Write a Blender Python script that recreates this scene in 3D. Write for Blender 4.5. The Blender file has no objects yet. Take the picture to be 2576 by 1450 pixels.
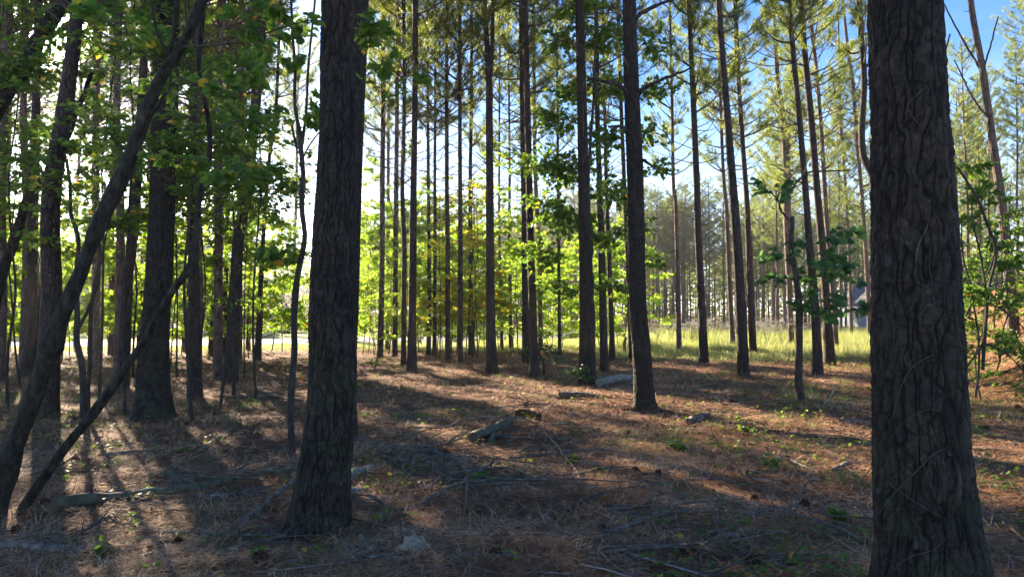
import bpy, math, random
import numpy as np
from mathutils import Vector, Matrix

rng = np.random.default_rng(7)
random.seed(7)
SC = bpy.context.scene
COL = SC.collection
R = math.radians

# ------------------------------------------------------------------ camera, sky, sun, exposure
F, CX, CY = 1839.0, 1288.0, 725.0          # measured on a 2576 x 1450 view of the photograph
EYE, PITCH = 1.6, R(2.02)
cam_d = bpy.data.cameras.new('camera')
cam_d.sensor_width = 36.0
cam_d.lens = 36.0 * F / 2576.0
cam_d.clip_start, cam_d.clip_end = 0.05, 5000
cam = bpy.data.objects.new('camera', cam_d)
COL.objects.link(cam)
cam.location = (0, 0, EYE)
cam.rotation_euler = (R(90) + PITCH, 0, 0)
SC.camera = cam

SUN_DIR = Vector((-0.624, 0.988, 0.388)).normalized()      # towards the sun
SUN_EL = math.asin(SUN_DIR.z)
SUN_AZ = math.atan2(SUN_DIR.x, SUN_DIR.y)                  # clockwise from +Y
world = bpy.data.worlds.new('World')
SC.world = world
world.use_nodes = True
wn, wl = world.node_tree.nodes, world.node_tree.links
wn.clear()
w_out = wn.new('ShaderNodeOutputWorld')
w_bg = wn.new('ShaderNodeBackground')
sky = wn.new('ShaderNodeTexSky')
sky.sky_type = 'NISHITA'
sky.sun_disc = False
sky.sun_elevation = SUN_EL
sky.sun_rotation = SUN_AZ
sky.air_density, sky.dust_density, sky.ozone_density = 1.0, 0.25, 4.0
w_bg.inputs['Strength'].default_value = 0.058
# thin bright veil of cloud low in the sky, thickest under the sun
tc = wn.new('ShaderNodeTexCoord')
mp = wn.new('ShaderNodeMapping'); mp.inputs['Scale'].default_value = (1.6, 1.6, 6.0)
nz = wn.new('ShaderNodeTexNoise'); nz.inputs['Scale'].default_value = 1.7; nz.inputs['Detail'].default_value = 5
sep = wn.new('ShaderNodeSeparateXYZ')
mr = wn.new('ShaderNodeMapRange'); mr.inputs['From Min'].default_value = 0.30; mr.inputs['From Max'].default_value = 0.02
ad = wn.new('ShaderNodeMath'); ad.operation = 'MULTIPLY_ADD'; ad.inputs[1].default_value = 0.5; ad.inputs[2].default_value = -0.2
sm = wn.new('ShaderNodeMath'); sm.operation = 'ADD'; sm.use_clamp = True
cm = wn.new('ShaderNodeMath'); cm.operation = 'MULTIPLY'; cm.inputs[1].default_value = 0.36
mx = wn.new('ShaderNodeMix'); mx.data_type = 'RGBA'; mx.inputs['B'].default_value = (9.0, 9.4, 10.0, 1)
wl.new(tc.outputs['Generated'], mp.inputs[0]); wl.new(mp.outputs[0], nz.inputs['Vector'])
wl.new(tc.outputs['Generated'], sep.inputs[0]); wl.new(sep.outputs[2], mr.inputs['Value'])
wl.new(nz.outputs['Fac'], ad.inputs[0]); wl.new(mr.outputs[0], sm.inputs[0]); wl.new(ad.outputs[0], sm.inputs[1])
wl.new(sm.outputs[0], cm.inputs[0]); wl.new(cm.outputs[0], mx.inputs['Factor']); hsv = wn.new('ShaderNodeHueSaturation'); hsv.inputs['Saturation'].default_value = 1.22; hsv.inputs['Value'].default_value = 0.85; hsv.inputs['Hue'].default_value = 0.508
wl.new(sky.outputs[0], hsv.inputs['Color']); wl.new(hsv.outputs[0], mx.inputs['A'])
# bright aureole of the air round the sun itself
dt = wn.new('ShaderNodeVectorMath'); dt.operation = 'DOT_PRODUCT'; dt.inputs[1].default_value = SUN_DIR
wl.new(tc.outputs['Generated'], dt.inputs[0])
pw = wn.new('ShaderNodeMath'); pw.operation = 'POWER'; pw.use_clamp = False; pw.inputs[1].default_value = 5000; wl.new(dt.outputs['Value'], pw.inputs[0])
pm = wn.new('ShaderNodeMath'); pm.operation = 'MULTIPLY'; pm.inputs[1].default_value = 4000; wl.new(pw.outputs[0], pm.inputs[0])
av = wn.new('ShaderNodeVectorMath'); av.operation = 'ADD'; wl.new(mx.outputs['Result'], av.inputs[0]); wl.new(pm.outputs[0], av.inputs[1])
wl.new(av.outputs[0], w_bg.inputs[0]); wl.new(w_bg.outputs[0], w_out.inputs[0])

sun_d = bpy.data.lights.new('sun', 'SUN')
sun_d.energy, sun_d.angle, sun_d.color = 5.0, R(0.5), (1.0, 0.82, 0.60)
sun = bpy.data.objects.new('sun', sun_d)
COL.objects.link(sun)
sun.rotation_euler = SUN_DIR.to_track_quat('Z', 'Y').to_euler()

vs = SC.view_settings
vs.view_transform, vs.look, vs.exposure, vs.gamma = 'Standard', 'None', 2.6, 1.0
SC.render.engine = 'CYCLES'
cy = SC.cycles
cy.max_bounces, cy.diffuse_bounces, cy.glossy_bounces, cy.transmission_bounces = 6, 4, 2, 4
cy.transparent_max_bounces = 4
cy.sample_clamp_indirect = 6.0
cy.use_denoising = True
cy.use_adaptive_sampling = True
cy.adaptive_threshold = 0.02

# ------------------------------------------------------------------ pixel <-> world
def P(px, py, Y):
    x, z = (px - CX) / F, (CY - py) / F
    yy, zz = math.cos(PITCH) - z * math.sin(PITCH), math.sin(PITCH) + z * math.cos(PITCH)
    k = Y / yy
    return np.array([x * k, Y, EYE + zz * k])

def sstep(a, b, x):
    t = np.clip((x - a) / (b - a), 0, 1)
    return t * t * (3 - 2 * t)

def hsh(ix, iy, iz, s=0):
    n = (ix * 374761393 + iy * 668265263 + iz * 2147483647 + s * 974634777) & 0xFFFFFFFF
    n = ((n ^ (n >> 13)) * 1274126177) & 0xFFFFFFFF
    n = ((n ^ (n >> 16)) * 2246822519) & 0xFFFFFFFF
    return ((n ^ (n >> 15)) & 0xFFFFFF) / float(0xFFFFFF)

def vnoise(x, y, s=0):
    x, y = np.asarray(x, float), np.asarray(y, float)
    ix, iy = np.floor(x).astype(np.int64), np.floor(y).astype(np.int64)
    fx, fy = x - ix, y - iy
    fx, fy = fx * fx * (3 - 2 * fx), fy * fy * (3 - 2 * fy)
    a, b = hsh(ix, iy, 0, s), hsh(ix + 1, iy, 0, s)
    c, d = hsh(ix, iy + 1, 0, s), hsh(ix + 1, iy + 1, 0, s)
    return (a * (1 - fx) + b * fx) * (1 - fy) + (c * (1 - fx) + d * fx) * fy

def vn3(q, s=0):
    i = np.floor(q).astype(np.int64); f = q - i; f = f * f * (3 - 2 * f); out = 0
    for dx in (0, 1):
        for dy in (0, 1):
            for dz in (0, 1):
                w = (f[:, 0] if dx else 1 - f[:, 0]) * (f[:, 1] if dy else 1 - f[:, 1]) * (f[:, 2] if dz else 1 - f[:, 2])
                out = out + w * hsh(i[:, 0] + dx, i[:, 1] + dy, i[:, 2] + dz, s)
    return out

def H(x, y):
    x, y = np.asarray(x, float), np.asarray(y, float)
    near = 1 - sstep(26, 34, y)
    far = sstep(-4, 2, y)
    b = (vnoise(x * 0.35, y * 0.35, 1) - 0.5) * 0.12 + (vnoise(x * 1.1, y * 1.1, 2) - 0.5) * 0.06 + (vnoise(x * 4, y * 4, 3) - 0.5) * 0.035
    q = x - 0.5 * y - 1.5
    mound = 3.3 * sstep(0, 6.5, q) * sstep(10, 18, y) * (1 - sstep(40, 54, y))
    return b * near * far + mound * (1 + 0.1 * (vnoise(x * .6, y * .6, 9) - .5))

def G(px, py):
    """point of the ground seen at this pixel"""
    Y = 1.5
    while Y < 400:
        p = P(px, py, Y)
        if p[2] < H(p[0], p[1]):
            lo, hi = Y / 1.02, Y
            for _ in range(20):
                m = (lo + hi) / 2
                q = P(px, py, m)
                if q[2] < H(q[0], q[1]): hi = m
                else: lo = m
            q = P(px, py, hi)
            return np.array([q[0], q[1], float(H(q[0], q[1]))])
        Y *= 1.02
    return P(px, py, 400)

# ------------------------------------------------------------------ materials
def newmat(name):
    m = bpy.data.materials.new(name); m.use_nodes = True
    n = m.node_tree.nodes; n.clear()
    return m, n, m.node_tree.links

def ramp(n, stops, interp='LINEAR'):
    r = n.new('ShaderNodeValToRGB'); r.color_ramp.interpolation = interp
    e = r.color_ramp.elements
    while len(e) < len(stops): e.new(0.5)
    for k, (p, c) in enumerate(stops):
        e[k].position = p; e[k].color = (c[0], c[1], c[2], 1)
    return r

def leafmat(name, stops, trans=0.5, gain=2.0, rough=0.55):
    m, n, l = newmat(name)
    at = n.new('ShaderNodeAttribute'); at.attribute_name = 'tint'
    r = ramp(n, stops)
    l.new(at.outputs['Fac'], r.inputs[0])
    pb = n.new('ShaderNodeBsdfPrincipled'); pb.inputs['Roughness'].default_value = rough
    pb.inputs['Specular IOR Level'].default_value = 0.3
    l.new(r.outputs[0], pb.inputs['Base Color'])
    tr = n.new('ShaderNodeBsdfTranslucent')
    mu = n.new('ShaderNodeMix'); mu.data_type = 'RGBA'; mu.blend_type = 'MULTIPLY'; mu.inputs['Factor'].default_value = 1
    mu.inputs['B'].default_value = (gain * 1.0, gain * 1.0, gain * 0.55, 1)
    l.new(r.outputs[0], mu.inputs['A']); l.new(mu.outputs['Result'], tr.inputs[0])
    ms = n.new('ShaderNodeMixShader'); ms.inputs[0].default_value = trans
    l.new(pb.outputs[0], ms.inputs[1]); l.new(tr.outputs[0], ms.inputs[2])
    o = n.new('ShaderNodeOutputMaterial'); l.new(ms.outputs[0], o.inputs[0])
    return m

def tintmat(name, stops, rough=0.85, spec=0.2):
    m, n, l = newmat(name)
    at = n.new('ShaderNodeAttribute'); at.attribute_name = 'tint'
    r = ramp(n, stops); l.new(at.outputs['Fac'], r.inputs[0])
    pb = n.new('ShaderNodeBsdfPrincipled'); pb.inputs['Roughness'].default_value = rough
    pb.inputs['Specular IOR Level'].default_value = spec
    l.new(r.outputs[0], pb.inputs['Base Color'])
    o = n.new('ShaderNodeOutputMaterial'); l.new(pb.outputs[0], o.inputs[0])
    return m

def noisemat(name, stops, scale=8, stretch=(1, 1, 1), bump=0.3, bdist=0.02, rough=0.9, detail=6):
    m, n, l = newmat(name)
    tc = n.new('ShaderNodeTexCoord'); mp = n.new('ShaderNodeMapping'); mp.inputs['Scale'].default_value = stretch
    nz = n.new('ShaderNodeTexNoise'); nz.inputs['Scale'].default_value = scale; nz.inputs['Detail'].default_value = detail
    nz.inputs['Roughness'].default_value = 0.65
    r = ramp(n, stops)
    pb = n.new('ShaderNodeBsdfPrincipled'); pb.inputs['Roughness'].default_value = rough
    pb.inputs['Specular IOR Level'].default_value = 0.2
    b = n.new('ShaderNodeBump'); b.inputs['Strength'].default_value = bump; b.inputs['Distance'].default_value = bdist
    l.new(tc.outputs['Object'], mp.inputs[0]); l.new(mp.outputs[0], nz.inputs['Vector']); l.new(nz.outputs['Fac'], r.inputs[0])
    l.new(r.outputs[0], pb.inputs['Base Color']); l.new(nz.outputs['Fac'], b.inputs['Height']); l.new(b.outputs[0], pb.inputs['Normal'])
    o = n.new('ShaderNodeOutputMaterial'); l.new(pb.outputs[0], o.inputs[0])
    return m

def barkmat(name, dark, mid, light, cell=17.0, stretch=0.36, bump=0.9, attr=False, moss=0.0, bdist=0.02):
    m, n, l = newmat(name)
    tc = n.new('ShaderNodeTexCoord'); mp = n.new('ShaderNodeMapping'); mp.inputs['Scale'].default_value = (1, 1, stretch)
    l.new(tc.outputs['Object'], mp.inputs[0])
    nz = n.new('ShaderNodeTexNoise'); nz.inputs['Scale'].default_value = 14; nz.inputs['Detail'].default_value = 5
    l.new(mp.outputs[0], nz.inputs['Vector'])
    va = n.new('ShaderNodeVectorMath'); va.operation = 'MULTIPLY_ADD'
    va.inputs[1].default_value = (0.07, 0.07, 0.07)
    l.new(nz.outputs['Color'], va.inputs[0]); l.new(mp.outputs[0], va.inputs[2])
    vo = n.new('ShaderNodeTexVoronoi'); vo.feature = 'DISTANCE_TO_EDGE'; vo.inputs['Scale'].default_value = cell
    l.new(va.outputs[0], vo.inputs['Vector'])
    mr = n.new('ShaderNodeMapRange'); mr.inputs['From Max'].default_value = 0.13
    l.new(vo.outputs[0], mr.inputs['Value'])
    n2 = n.new('ShaderNodeTexNoise'); n2.inputs['Scale'].default_value = 38; n2.inputs['Detail'].default_value = 6
    l.new(mp.outputs[0], n2.inputs['Vector'])
    nm = n.new('ShaderNodeTexNoise'); nm.inputs['Scale'].default_value = 9; nm.inputs['Detail'].default_value = 3; l.new(mp.outputs[0], nm.inputs['Vector'])
    rm = n.new('ShaderNodeMapRange'); rm.inputs['From Min'].default_value = .35; rm.inputs['From Max'].default_value = .55; rm.inputs['To Max'].default_value = .9; l.new(nm.outputs['Fac'], rm.inputs['Value'])
    mo = n.new('ShaderNodeMath'); mo.operation = 'MAXIMUM'; l.new(mr.outputs[0], mo.inputs[0]); l.new(rm.outputs[0], mo.inputs[1])
    src = mo.outputs[0]
    if attr:
        at = n.new('ShaderNodeAttribute'); at.attribute_name = 'crev'; src = at.outputs['Fac']
    rr = ramp(n, [(0.0, dark), (0.45, mid), (1.0, light)])
    mm = n.new('ShaderNodeMath'); mm.operation = 'MULTIPLY_ADD'; mm.inputs[1].default_value = 1.1; mm.inputs[2].default_value = -0.12
    l.new(n2.outputs['Fac'], mm.inputs[0])
    mu = n.new('ShaderNodeMath'); mu.operation = 'MULTIPLY'; l.new(src, mu.inputs[0]); l.new(mm.outputs[0], mu.inputs[1])
    l.new(mu.outputs[0], rr.inputs[0])
    big = n.new('ShaderNodeTexNoise'); big.inputs['Scale'].default_value = 2.3; big.inputs['Detail'].default_value = 4
    l.new(tc.outputs['Object'], big.inputs['Vector'])
    br = ramp(n, [(0.3, (0.68, 0.72, 0.74)), (0.55, (1.0, .96, .92)), (0.72, (1.35, 1.08, 0.90))]); l.new(big.outputs['Fac'], br.inputs[0])
    mc = n.new('ShaderNodeMix'); mc.data_type = 'RGBA'; mc.blend_type = 'MULTIPLY'; mc.inputs['Factor'].default_value = 1
    l.new(rr.outputs[0], mc.inputs['A']); l.new(br.outputs[0], mc.inputs['B'])
    colr = mc.outputs['Result']
    if moss > 0:
        sp = n.new('ShaderNodeSeparateXYZ'); l.new(tc.outputs['Object'], sp.inputs[0])
        m1 = n.new('ShaderNodeMapRange'); m1.inputs['From Min'].default_value = 2.2; m1.inputs['From Max'].default_value = 0.0
        m1.inputs['To Max'].default_value = moss; l.new(sp.outputs[2], m1.inputs['Value'])
        m2 = ramp(n, [(0.48, (0, 0, 0)), (0.66, (1, 1, 1))]); 
        n3 = n.new('ShaderNodeTexNoise'); n3.inputs['Scale'].default_value = 5; n3.inputs['Detail'].default_value = 6
        l.new(tc.outputs['Object'], n3.inputs['Vector']); l.new(n3.outputs['Fac'], m2.inputs[0])
        m3 = n.new('ShaderNodeMath'); m3.operation = 'MULTIPLY'; l.new(m1.outputs[0], m3.inputs[0]); l.new(m2.outputs[0], m3.inputs[1])
        m4 = n.new('ShaderNodeMix'); m4.data_type = 'RGBA'; m4.inputs['B'].default_value = (0.055, 0.085, 0.04, 1)
        l.new(m3.outputs[0], m4.inputs['Factor']); l.new(colr, m4.inputs['A']); colr = m4.outputs['Result']
    pb = n.new('ShaderNodeBsdfPrincipled'); pb.inputs['Roughness'].default_value = 0.85
    pb.inputs['Specular IOR Level'].default_value = 0.25
    l.new(colr, pb.inputs['Base Color'])
    b = n.new('ShaderNodeBump'); b.inputs['Strength'].default_value = bump; b.inputs['Distance'].default_value = bdist
    hs = n.new('ShaderNodeMath'); hs.operation = 'MULTIPLY_ADD'; hs.inputs[1].default_value = 0.35 if not attr else 1.0
    l.new(n2.outputs['Fac'], hs.inputs[0])
    if attr: hs.inputs[2].default_value = 0.0
    else: l.new(mr.outputs[0], hs.inputs[2])
    l.new(hs.outputs[0], b.inputs['Height']); l.new(b.outputs[0], pb.inputs['Normal'])
    o = n.new('ShaderNodeOutputMaterial'); l.new(pb.outputs[0], o.inputs[0])
    return m

M = {}
M['bark_hero'] = barkmat('bark_hero', (0.010, 0.008, 0.006), (0.052, 0.041, 0.034), (0.23, 0.195, 0.172), attr=True, bump=0.7, moss=0.35, bdist=0.008)
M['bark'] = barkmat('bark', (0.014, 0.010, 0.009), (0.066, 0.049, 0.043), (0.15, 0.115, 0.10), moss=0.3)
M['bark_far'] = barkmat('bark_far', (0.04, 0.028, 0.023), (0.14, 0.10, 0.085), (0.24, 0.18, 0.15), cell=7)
M['bark_smooth'] = noisemat('bark_smooth', [(0.25, (0.018, 0.015, 0.012)), (0.5, (0.045, 0.038, 0.031)), (0.75, (0.10, 0.085, 0.07))], scale=12, stretch=(1.6, 1.6, 0.5), bump=0.6, bdist=0.01)
M['bark_lean'] = noisemat('bark_streaky', [(0.35, (0.010, 0.008, 0.006)), (0.5, (0.032, 0.027, 0.021)), (0.62, (0.05, 0.048, 0.034)), (0.75, (0.085, 0.072, 0.06))], scale=22, stretch=(1, 1, .4), bump=1.0, bdist=0.02)
M['twig'] = noisemat('twig', [(0.3, (0.06, 0.045, 0.035)), (0.7, (0.13, 0.10, 0.08))], scale=20, bump=0.2)
M['dead'] = noisemat('dead_wood', [(0.3, (0.05, 0.036, 0.028)), (0.5, (0.13, 0.10, 0.08)), (0.7, (0.28, 0.23, 0.185))], scale=16, stretch=(1, 1, 1), bump=0.5, bdist=0.01)
M['dead_pale'] = noisemat('dead_wood_pale', [(0.3, (0.12, 0.11, 0.09)), (0.55, (0.25, 0.24, 0.20)), (0.75, (0.38, 0.375, 0.33))], scale=14, bump=0.5, bdist=0.01)
M['dead_moss'] = noisemat('dead_wood_mossy', [(0.35, (0.06, 0.05, 0.04)), (0.5, (0.10, 0.10, 0.06)), (0.7, (0.16, 0.165, 0.125))], scale=11, bump=0.6, bdist=0.015)
M['rotten'] = noisemat('rotten_wood', [(0.3, (0.03, 0.015, 0.01)), (0.7, (0.14, 0.065, 0.035))], scale=14, bump=0.8, bdist=0.02)
M['needles'] = leafmat('pine_needles', [(0.0, (0.055, 0.085, 0.025)), (0.5, (0.10, 0.13, 0.035)), (0.9, (0.17, 0.17, 0.05)), (1.0, (0.22, 0.14, 0.06))], trans=0.45, gain=2.6)
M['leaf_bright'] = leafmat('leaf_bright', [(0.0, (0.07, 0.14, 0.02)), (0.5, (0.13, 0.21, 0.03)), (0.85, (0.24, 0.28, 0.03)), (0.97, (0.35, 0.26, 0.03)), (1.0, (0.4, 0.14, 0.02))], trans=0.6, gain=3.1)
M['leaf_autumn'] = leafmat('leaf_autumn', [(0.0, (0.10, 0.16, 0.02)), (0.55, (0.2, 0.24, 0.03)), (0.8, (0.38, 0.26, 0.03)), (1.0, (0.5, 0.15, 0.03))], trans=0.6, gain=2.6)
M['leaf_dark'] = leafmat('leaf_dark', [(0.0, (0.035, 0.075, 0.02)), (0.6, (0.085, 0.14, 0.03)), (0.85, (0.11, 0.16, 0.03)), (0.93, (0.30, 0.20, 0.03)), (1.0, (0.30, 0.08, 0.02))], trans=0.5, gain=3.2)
M['leaf_maple'] = leafmat('leaf_maple', [(0.0, (0.04, 0.09, 0.02)), (0.6, (0.08, 0.14, 0.025)), (0.92, (0.16, 0.20, 0.03)), (0.98, (0.35, 0.22, 0.03)), (1.0, (0.4, 0.2, 0.03))], trans=0.5, gain=2.6)
M['leaf_big'] = leafmat('leaf_big', [(0.0, (0.025, 0.07, 0.035)), (0.8, (0.06, 0.125, 0.05)), (1.0, (0.10, 0.17, 0.05))], trans=0.5, gain=3.0, rough=0.4)
M['leaf_deep'] = leafmat('leaf_deep', [(0.0, (0.022, 0.06, 0.028)), (1.0, (0.05, 0.11, 0.04))], trans=0.3, gain=1.8, rough=0.4)
M['litter'] = tintmat('needle_litter', [(0.0, (0.11, 0.045, 0.024)), (0.35, (0.30, 0.145, 0.07)), (0.7, (0.54, 0.31, 0.165)), (1.0, (0.70, 0.48, 0.29))])
M['leaf_litter'] = tintmat('leaf_litter', [(0.0, (0.10, 0.04, 0.025)), (0.4, (0.22, 0.10, 0.05)), (0.8, (0.40, 0.25, 0.14)), (0.94, (0.5, 0.2, 0.04)), (1.0, (0.55, 0.12, 0.03))])
M['twig_litter'] = tintmat('twig_litter', [(0.0, (0.07, 0.05, 0.04)), (0.5, (0.19, 0.155, 0.135)), (1.0, (0.40, 0.36, 0.32))])
M['grass'] = leafmat('grass', [(0.0, (0.06, 0.10, 0.035)), (0.6, (0.12, 0.17, 0.05)), (1.0, (0.3, 0.26, 0.12))], trans=0.35, gain=1.8)
M['field_grass'] = leafmat('field_grass', [(0.0, (0.13, 0.19, 0.07)), (0.5, (0.27, 0.30, 0.14)), (1.0, (0.44, 0.40, 0.25))], trans=0.45, gain=1.5)
M['flower'] = tintmat('flower_white', [(0, (0.6, 0.56, 0.5)), (1, (0.8, 0.78, 0.7))])

# ------------------------------------------------------------------ mesh builder
class MB:
    def __init__(s): s.v, s.f, s.t, s.n = [], {}, {}, 0; s.pv = []
    def add(s, v, f, tint=0.5, pv=None):
        v = np.asarray(v, float).reshape(-1, 3); f = np.asarray(f, np.int64)
        if not len(f): return
        s.v.append(v); k = f.shape[1]
        s.f.setdefault(k, []).append(f + s.n)
        s.t.setdefault(k, []).append(np.broadcast_to(np.asarray(tint, float), (len(f),)))
        s.pv.append(np.zeros(len(v)) if pv is None else pv)
        s.n += len(v)
    def mesh(s, name, mat, smooth=False, tint=False, pvname=None):
        me = bpy.data.meshes.new(name)
        v = np.concatenate(s.v).astype(np.float32)
        ks = sorted(s.f)
        fs = [np.concatenate(s.f[k]) for k in ks]
        tot = np.concatenate([np.full(len(a), k, np.int32) for a, k in zip(fs, ks)])
        loops = np.concatenate([a.ravel() for a in fs]).astype(np.int32)
        me.vertices.add(len(v)); me.vertices.foreach_set('co', v.ravel())
        me.loops.add(len(loops)); me.loops.foreach_set('vertex_index', loops)
        me.polygons.add(len(tot))
        st = np.concatenate([[0], np.cumsum(tot)[:-1]]).astype(np.int32)
        me.polygons.foreach_set('loop_start', st); me.polygons.foreach_set('loop_total', tot)
        me.polygons.foreach_set('use_smooth', np.full(len(tot), smooth, bool))
        me.update(calc_edges=True)
        if tint:
            a = me.attributes.new('tint', 'FLOAT', 'FACE')
            a.data.foreach_set('value', np.concatenate([np.concatenate(s.t[k]) for k in ks]).astype(np.float32))
        if pvname:
            a = me.attributes.new(pvname, 'FLOAT', 'POINT')
            a.data.foreach_set('value', np.concatenate(s.pv).astype(np.float32))
        me.materials.append(M[mat] if isinstance(mat, str) else mat)
        return me
    def build(s, name, mat, parent=None, loc=None, **kw):
        return obj(name, s.mesh(name, mat, **kw), parent, loc)

def obj(name, me, parent=None, loc=None):
    o = bpy.data.objects.new(name, me); COL.objects.link(o)
    if parent is not None: o.parent = parent
    if loc is not None: o.location = loc
    return o

def tag(o, label=None, cat=None, group=None, kind=None):
    if label: o['label'] = label
    if cat: o['category'] = cat
    if group: o['group'] = group
    if kind: o['kind'] = kind
    return o

def thing(name, loc, label, cat, group=None):
    o = bpy.data.objects.new(name, None); COL.objects.link(o); o.location = [float(a) for a in loc]
    o.empty_display_size = 0.2
    return tag(o, label, cat, group)

def unit(v): 
    v = np.asarray(v, float); return v / (np.linalg.norm(v, axis=-1, keepdims=True) + 1e-12)

def smooth_path(pts, n):
    """Catmull-Rom through the rows of pts (any number of columns)"""
    p = np.asarray(pts, float)
    if len(p) == 2: return p[0] + (p[1] - p[0]) * np.linspace(0, 1, n)[:, None]
    q = np.vstack([2 * p[0] - p[1], p, 2 * p[-1] - p[-2]])
    seg = np.linalg.norm(np.diff(p[:, :3], axis=0), axis=1); cum = np.concatenate([[0], np.cumsum(seg)])
    t = np.linspace(0, cum[-1], n); i = np.clip(np.searchsorted(cum, t, side='right') - 1, 0, len(p) - 2)
    u = ((t - cum[i]) / np.maximum(seg[i], 1e-9))[:, None]
    a, b, c, d = q[i], q[i + 1], q[i + 2], q[i + 3]
    return 0.5 * (2 * b + (c - a) * u + (2 * a - 5 * b + 4 * c - d) * u * u + (3 * b - a - 3 * c + d) * u ** 3)

def tube(mb, pts, rad, seg=6, cap=True, tint=0.5):
    p = np.asarray(pts, float); r = np.broadcast_to(np.asarray(rad, float), (len(p),))
    t = unit(np.gradient(p, axis=0))
    ref = np.array([0, 0, 1.0]) if abs(t[:, 2]).mean() < 0.8 else np.array([1.0, 0, 0])
    a = unit(np.cross(t, ref)); b = np.cross(t, a)
    th = np.arange(seg) / seg * 2 * np.pi
    v = p[:, None] + r[:, None, None] * (np.cos(th)[None, :, None] * a[:, None] + np.sin(th)[None, :, None] * b[:, None])
    n = len(p); i = np.arange(n - 1)[:, None] * seg; j = np.arange(seg)[None]
    f = np.stack([i + j, i + (j + 1) % seg, i + seg + (j + 1) % seg, i + seg + j], -1).reshape(-1, 4)
    mb.add(v.reshape(-1, 3), f, tint)
    if cap and seg > 3:
        for k in (0, n - 1):
            vv = np.vstack([v[k], p[k]]); ff = [[m, (m + 1) % seg, seg] for m in range(seg)]
            mb.add(vv, ff, tint)

def rings(pts, rad, seg): 
    p = np.asarray(pts, float); th = np.arange(seg) / seg * 2 * np.pi
    t = unit(np.gradient(p, axis=0)); a = unit(np.cross(t, [0, 1.0, 0.001])); b = np.cross(t, a)
    dirs = np.cos(th)[None, :, None] * a[:, None] + np.sin(th)[None, :, None] * b[:, None]
    n = len(p); i = np.arange(n - 1)[:, None] * seg; j = np.arange(seg)[None]
    f = np.stack([i + j, i + (j + 1) % seg, i + seg + (j + 1) % seg, i + seg + j], -1).reshape(-1, 4)
    return p, dirs, th, f

def voro(q, s, p=0):
    """F1, F2 and cell hash of 3-D voronoi"""
    ip = np.floor(q).astype(np.int64); f1 = np.full(len(q), 9.); f2 = f1.copy(); cid = np.zeros(len(q))
    for dx in (-1, 0, 1):
        for dy in (-1, 0, 1):
            for dz in (-1, 0, 1):
                c = ip + np.array([dx, dy, dz])
                o = np.stack([hsh(c[:, 0], c[:, 1], c[:, 2], s + k) for k in (0, 1, 2)], 1)
                e = np.abs(c + o - q); d = (np.maximum(e[:, 0], e[:, 1]) ** p + e[:, 2] ** p) ** (1 / p) if p else np.linalg.norm(e, axis=1)
                h = hsh(c[:, 0], c[:, 1], c[:, 2], s + 5)
                cl = d < f1
                f2 = np.where(cl, f1, np.minimum(f2, d)); cid = np.where(cl, h, cid); f1 = np.where(cl, d, f1)
    return f1, f2, cid

def trunk_mesh(name, path, seed=0, hero=0, mat='bark', flare=0.3, seg=None):
    """path rows: x y z r relative to base"""
    L = np.linalg.norm(np.diff(path[:, :3], axis=0), axis=1).sum()
    if hero == 2: seg, n = 340, 820
    elif hero == 1: seg, n = 110, 420
    else: seg, n = seg or 12, max(14, int(L / 0.45))
    q = smooth_path(path, n * 3)
    if hero:                                              # rings close together where the photo sees them
        lim = 5.2 if hero == 2 else 7.5
        lo = q[q[:, 2] <= lim]; hi = q[q[:, 2] > lim]
        lo = smooth_path(lo[:: max(1, len(lo) // 40)], n)
        q = np.vstack([lo, hi[4:: 24]]) if len(hi) > 30 else lo
    p, dirs, th, f = rings(q[:, :3], q[:, 3], seg)
    r = q[:, 3][:, None] * np.ones(seg)[None]
    z = q[:, 2][:, None]
    lob = 1 + 0.35 * np.sin(th * 3 + seed) + 0.25 * np.sin(th * 5 + 2 * seed)
    r = r * (1 + flare * np.exp(-np.maximum(z, 0) / 0.22) * np.maximum(lob, 0.2)[None])
    r = r * (1 + 0.05 * (vnoise(z * 1.7 + seed * 9, th[None] * 0.9, seed) - 0.5) + 0.03 * np.sin(th * 2 + z * 0.7 + seed)[...])
    crev = np.ones_like(r)
    if hero:
        v = (p[:, None] + r[..., None] * dirs).reshape(-1, 3)
        rr = r.ravel(); fb = (vn3(v * 30, 61) - .5) + .5 * (vn3(v * 70, 62) - .5)
        w = np.stack([vn3(v * [9, 9, 6], k) for k in (3, 4, 5)], 1) - 0.5
        w2 = np.stack([vn3(v * [28, 28, 18], k) for k in (6, 7, 8)], 1) - 0.5
        vw = v + w * .04 + w2 * .016
        # long furrows that meet and part, broken across into plates
        n1 = np.abs(vn3(vw * [34, 34, 5.0], seed + 10) - .5); n2 = np.abs(vn3(vw * [46, 46, 10] + 7.3, seed + 11) - .5); n3 = np.abs(vn3(vw * [30, 30, 26] + 3.1, seed + 12) - .5)
        wd_n = .05 + .11 * vn3(v * [14, 14, 5], 71)
        e1 = sstep(-.01, wd_n, n1) * (.4 + .6 * sstep(0, .08, n2)) * (.6 + .4 * sstep(0, .06, n3))
        g1, g2, c2 = voro((v + w * .05 + w2 * .03) * np.array([40, 40, 30.]), seed + 40, 3.0)
        c2 = .5 * c2 + .5 * vn3(vw * [60, 60, 16], 73)
        c3 = vn3(v * [90, 90, 45], 66)
        d = .012 * e1 + .008 * c2 * e1 + .007 * fb + .003 * c3 - .014
        d *= np.clip(rr / 0.17, 0.4, 1.2)
        crev = np.clip(.02 + e1 * (.25 + .42 * c2 + .35 * c3) + .6 * fb * e1, 0, 1).reshape(r.shape)
        r = r + d.reshape(r.shape)
    v = p[:, None] + r[..., None] * dirs
    mb = MB(); mb.add(v.reshape(-1, 3), f, pv=crev.ravel())
    return mb.mesh(name, mat, smooth=True, pvname='crev')

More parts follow.
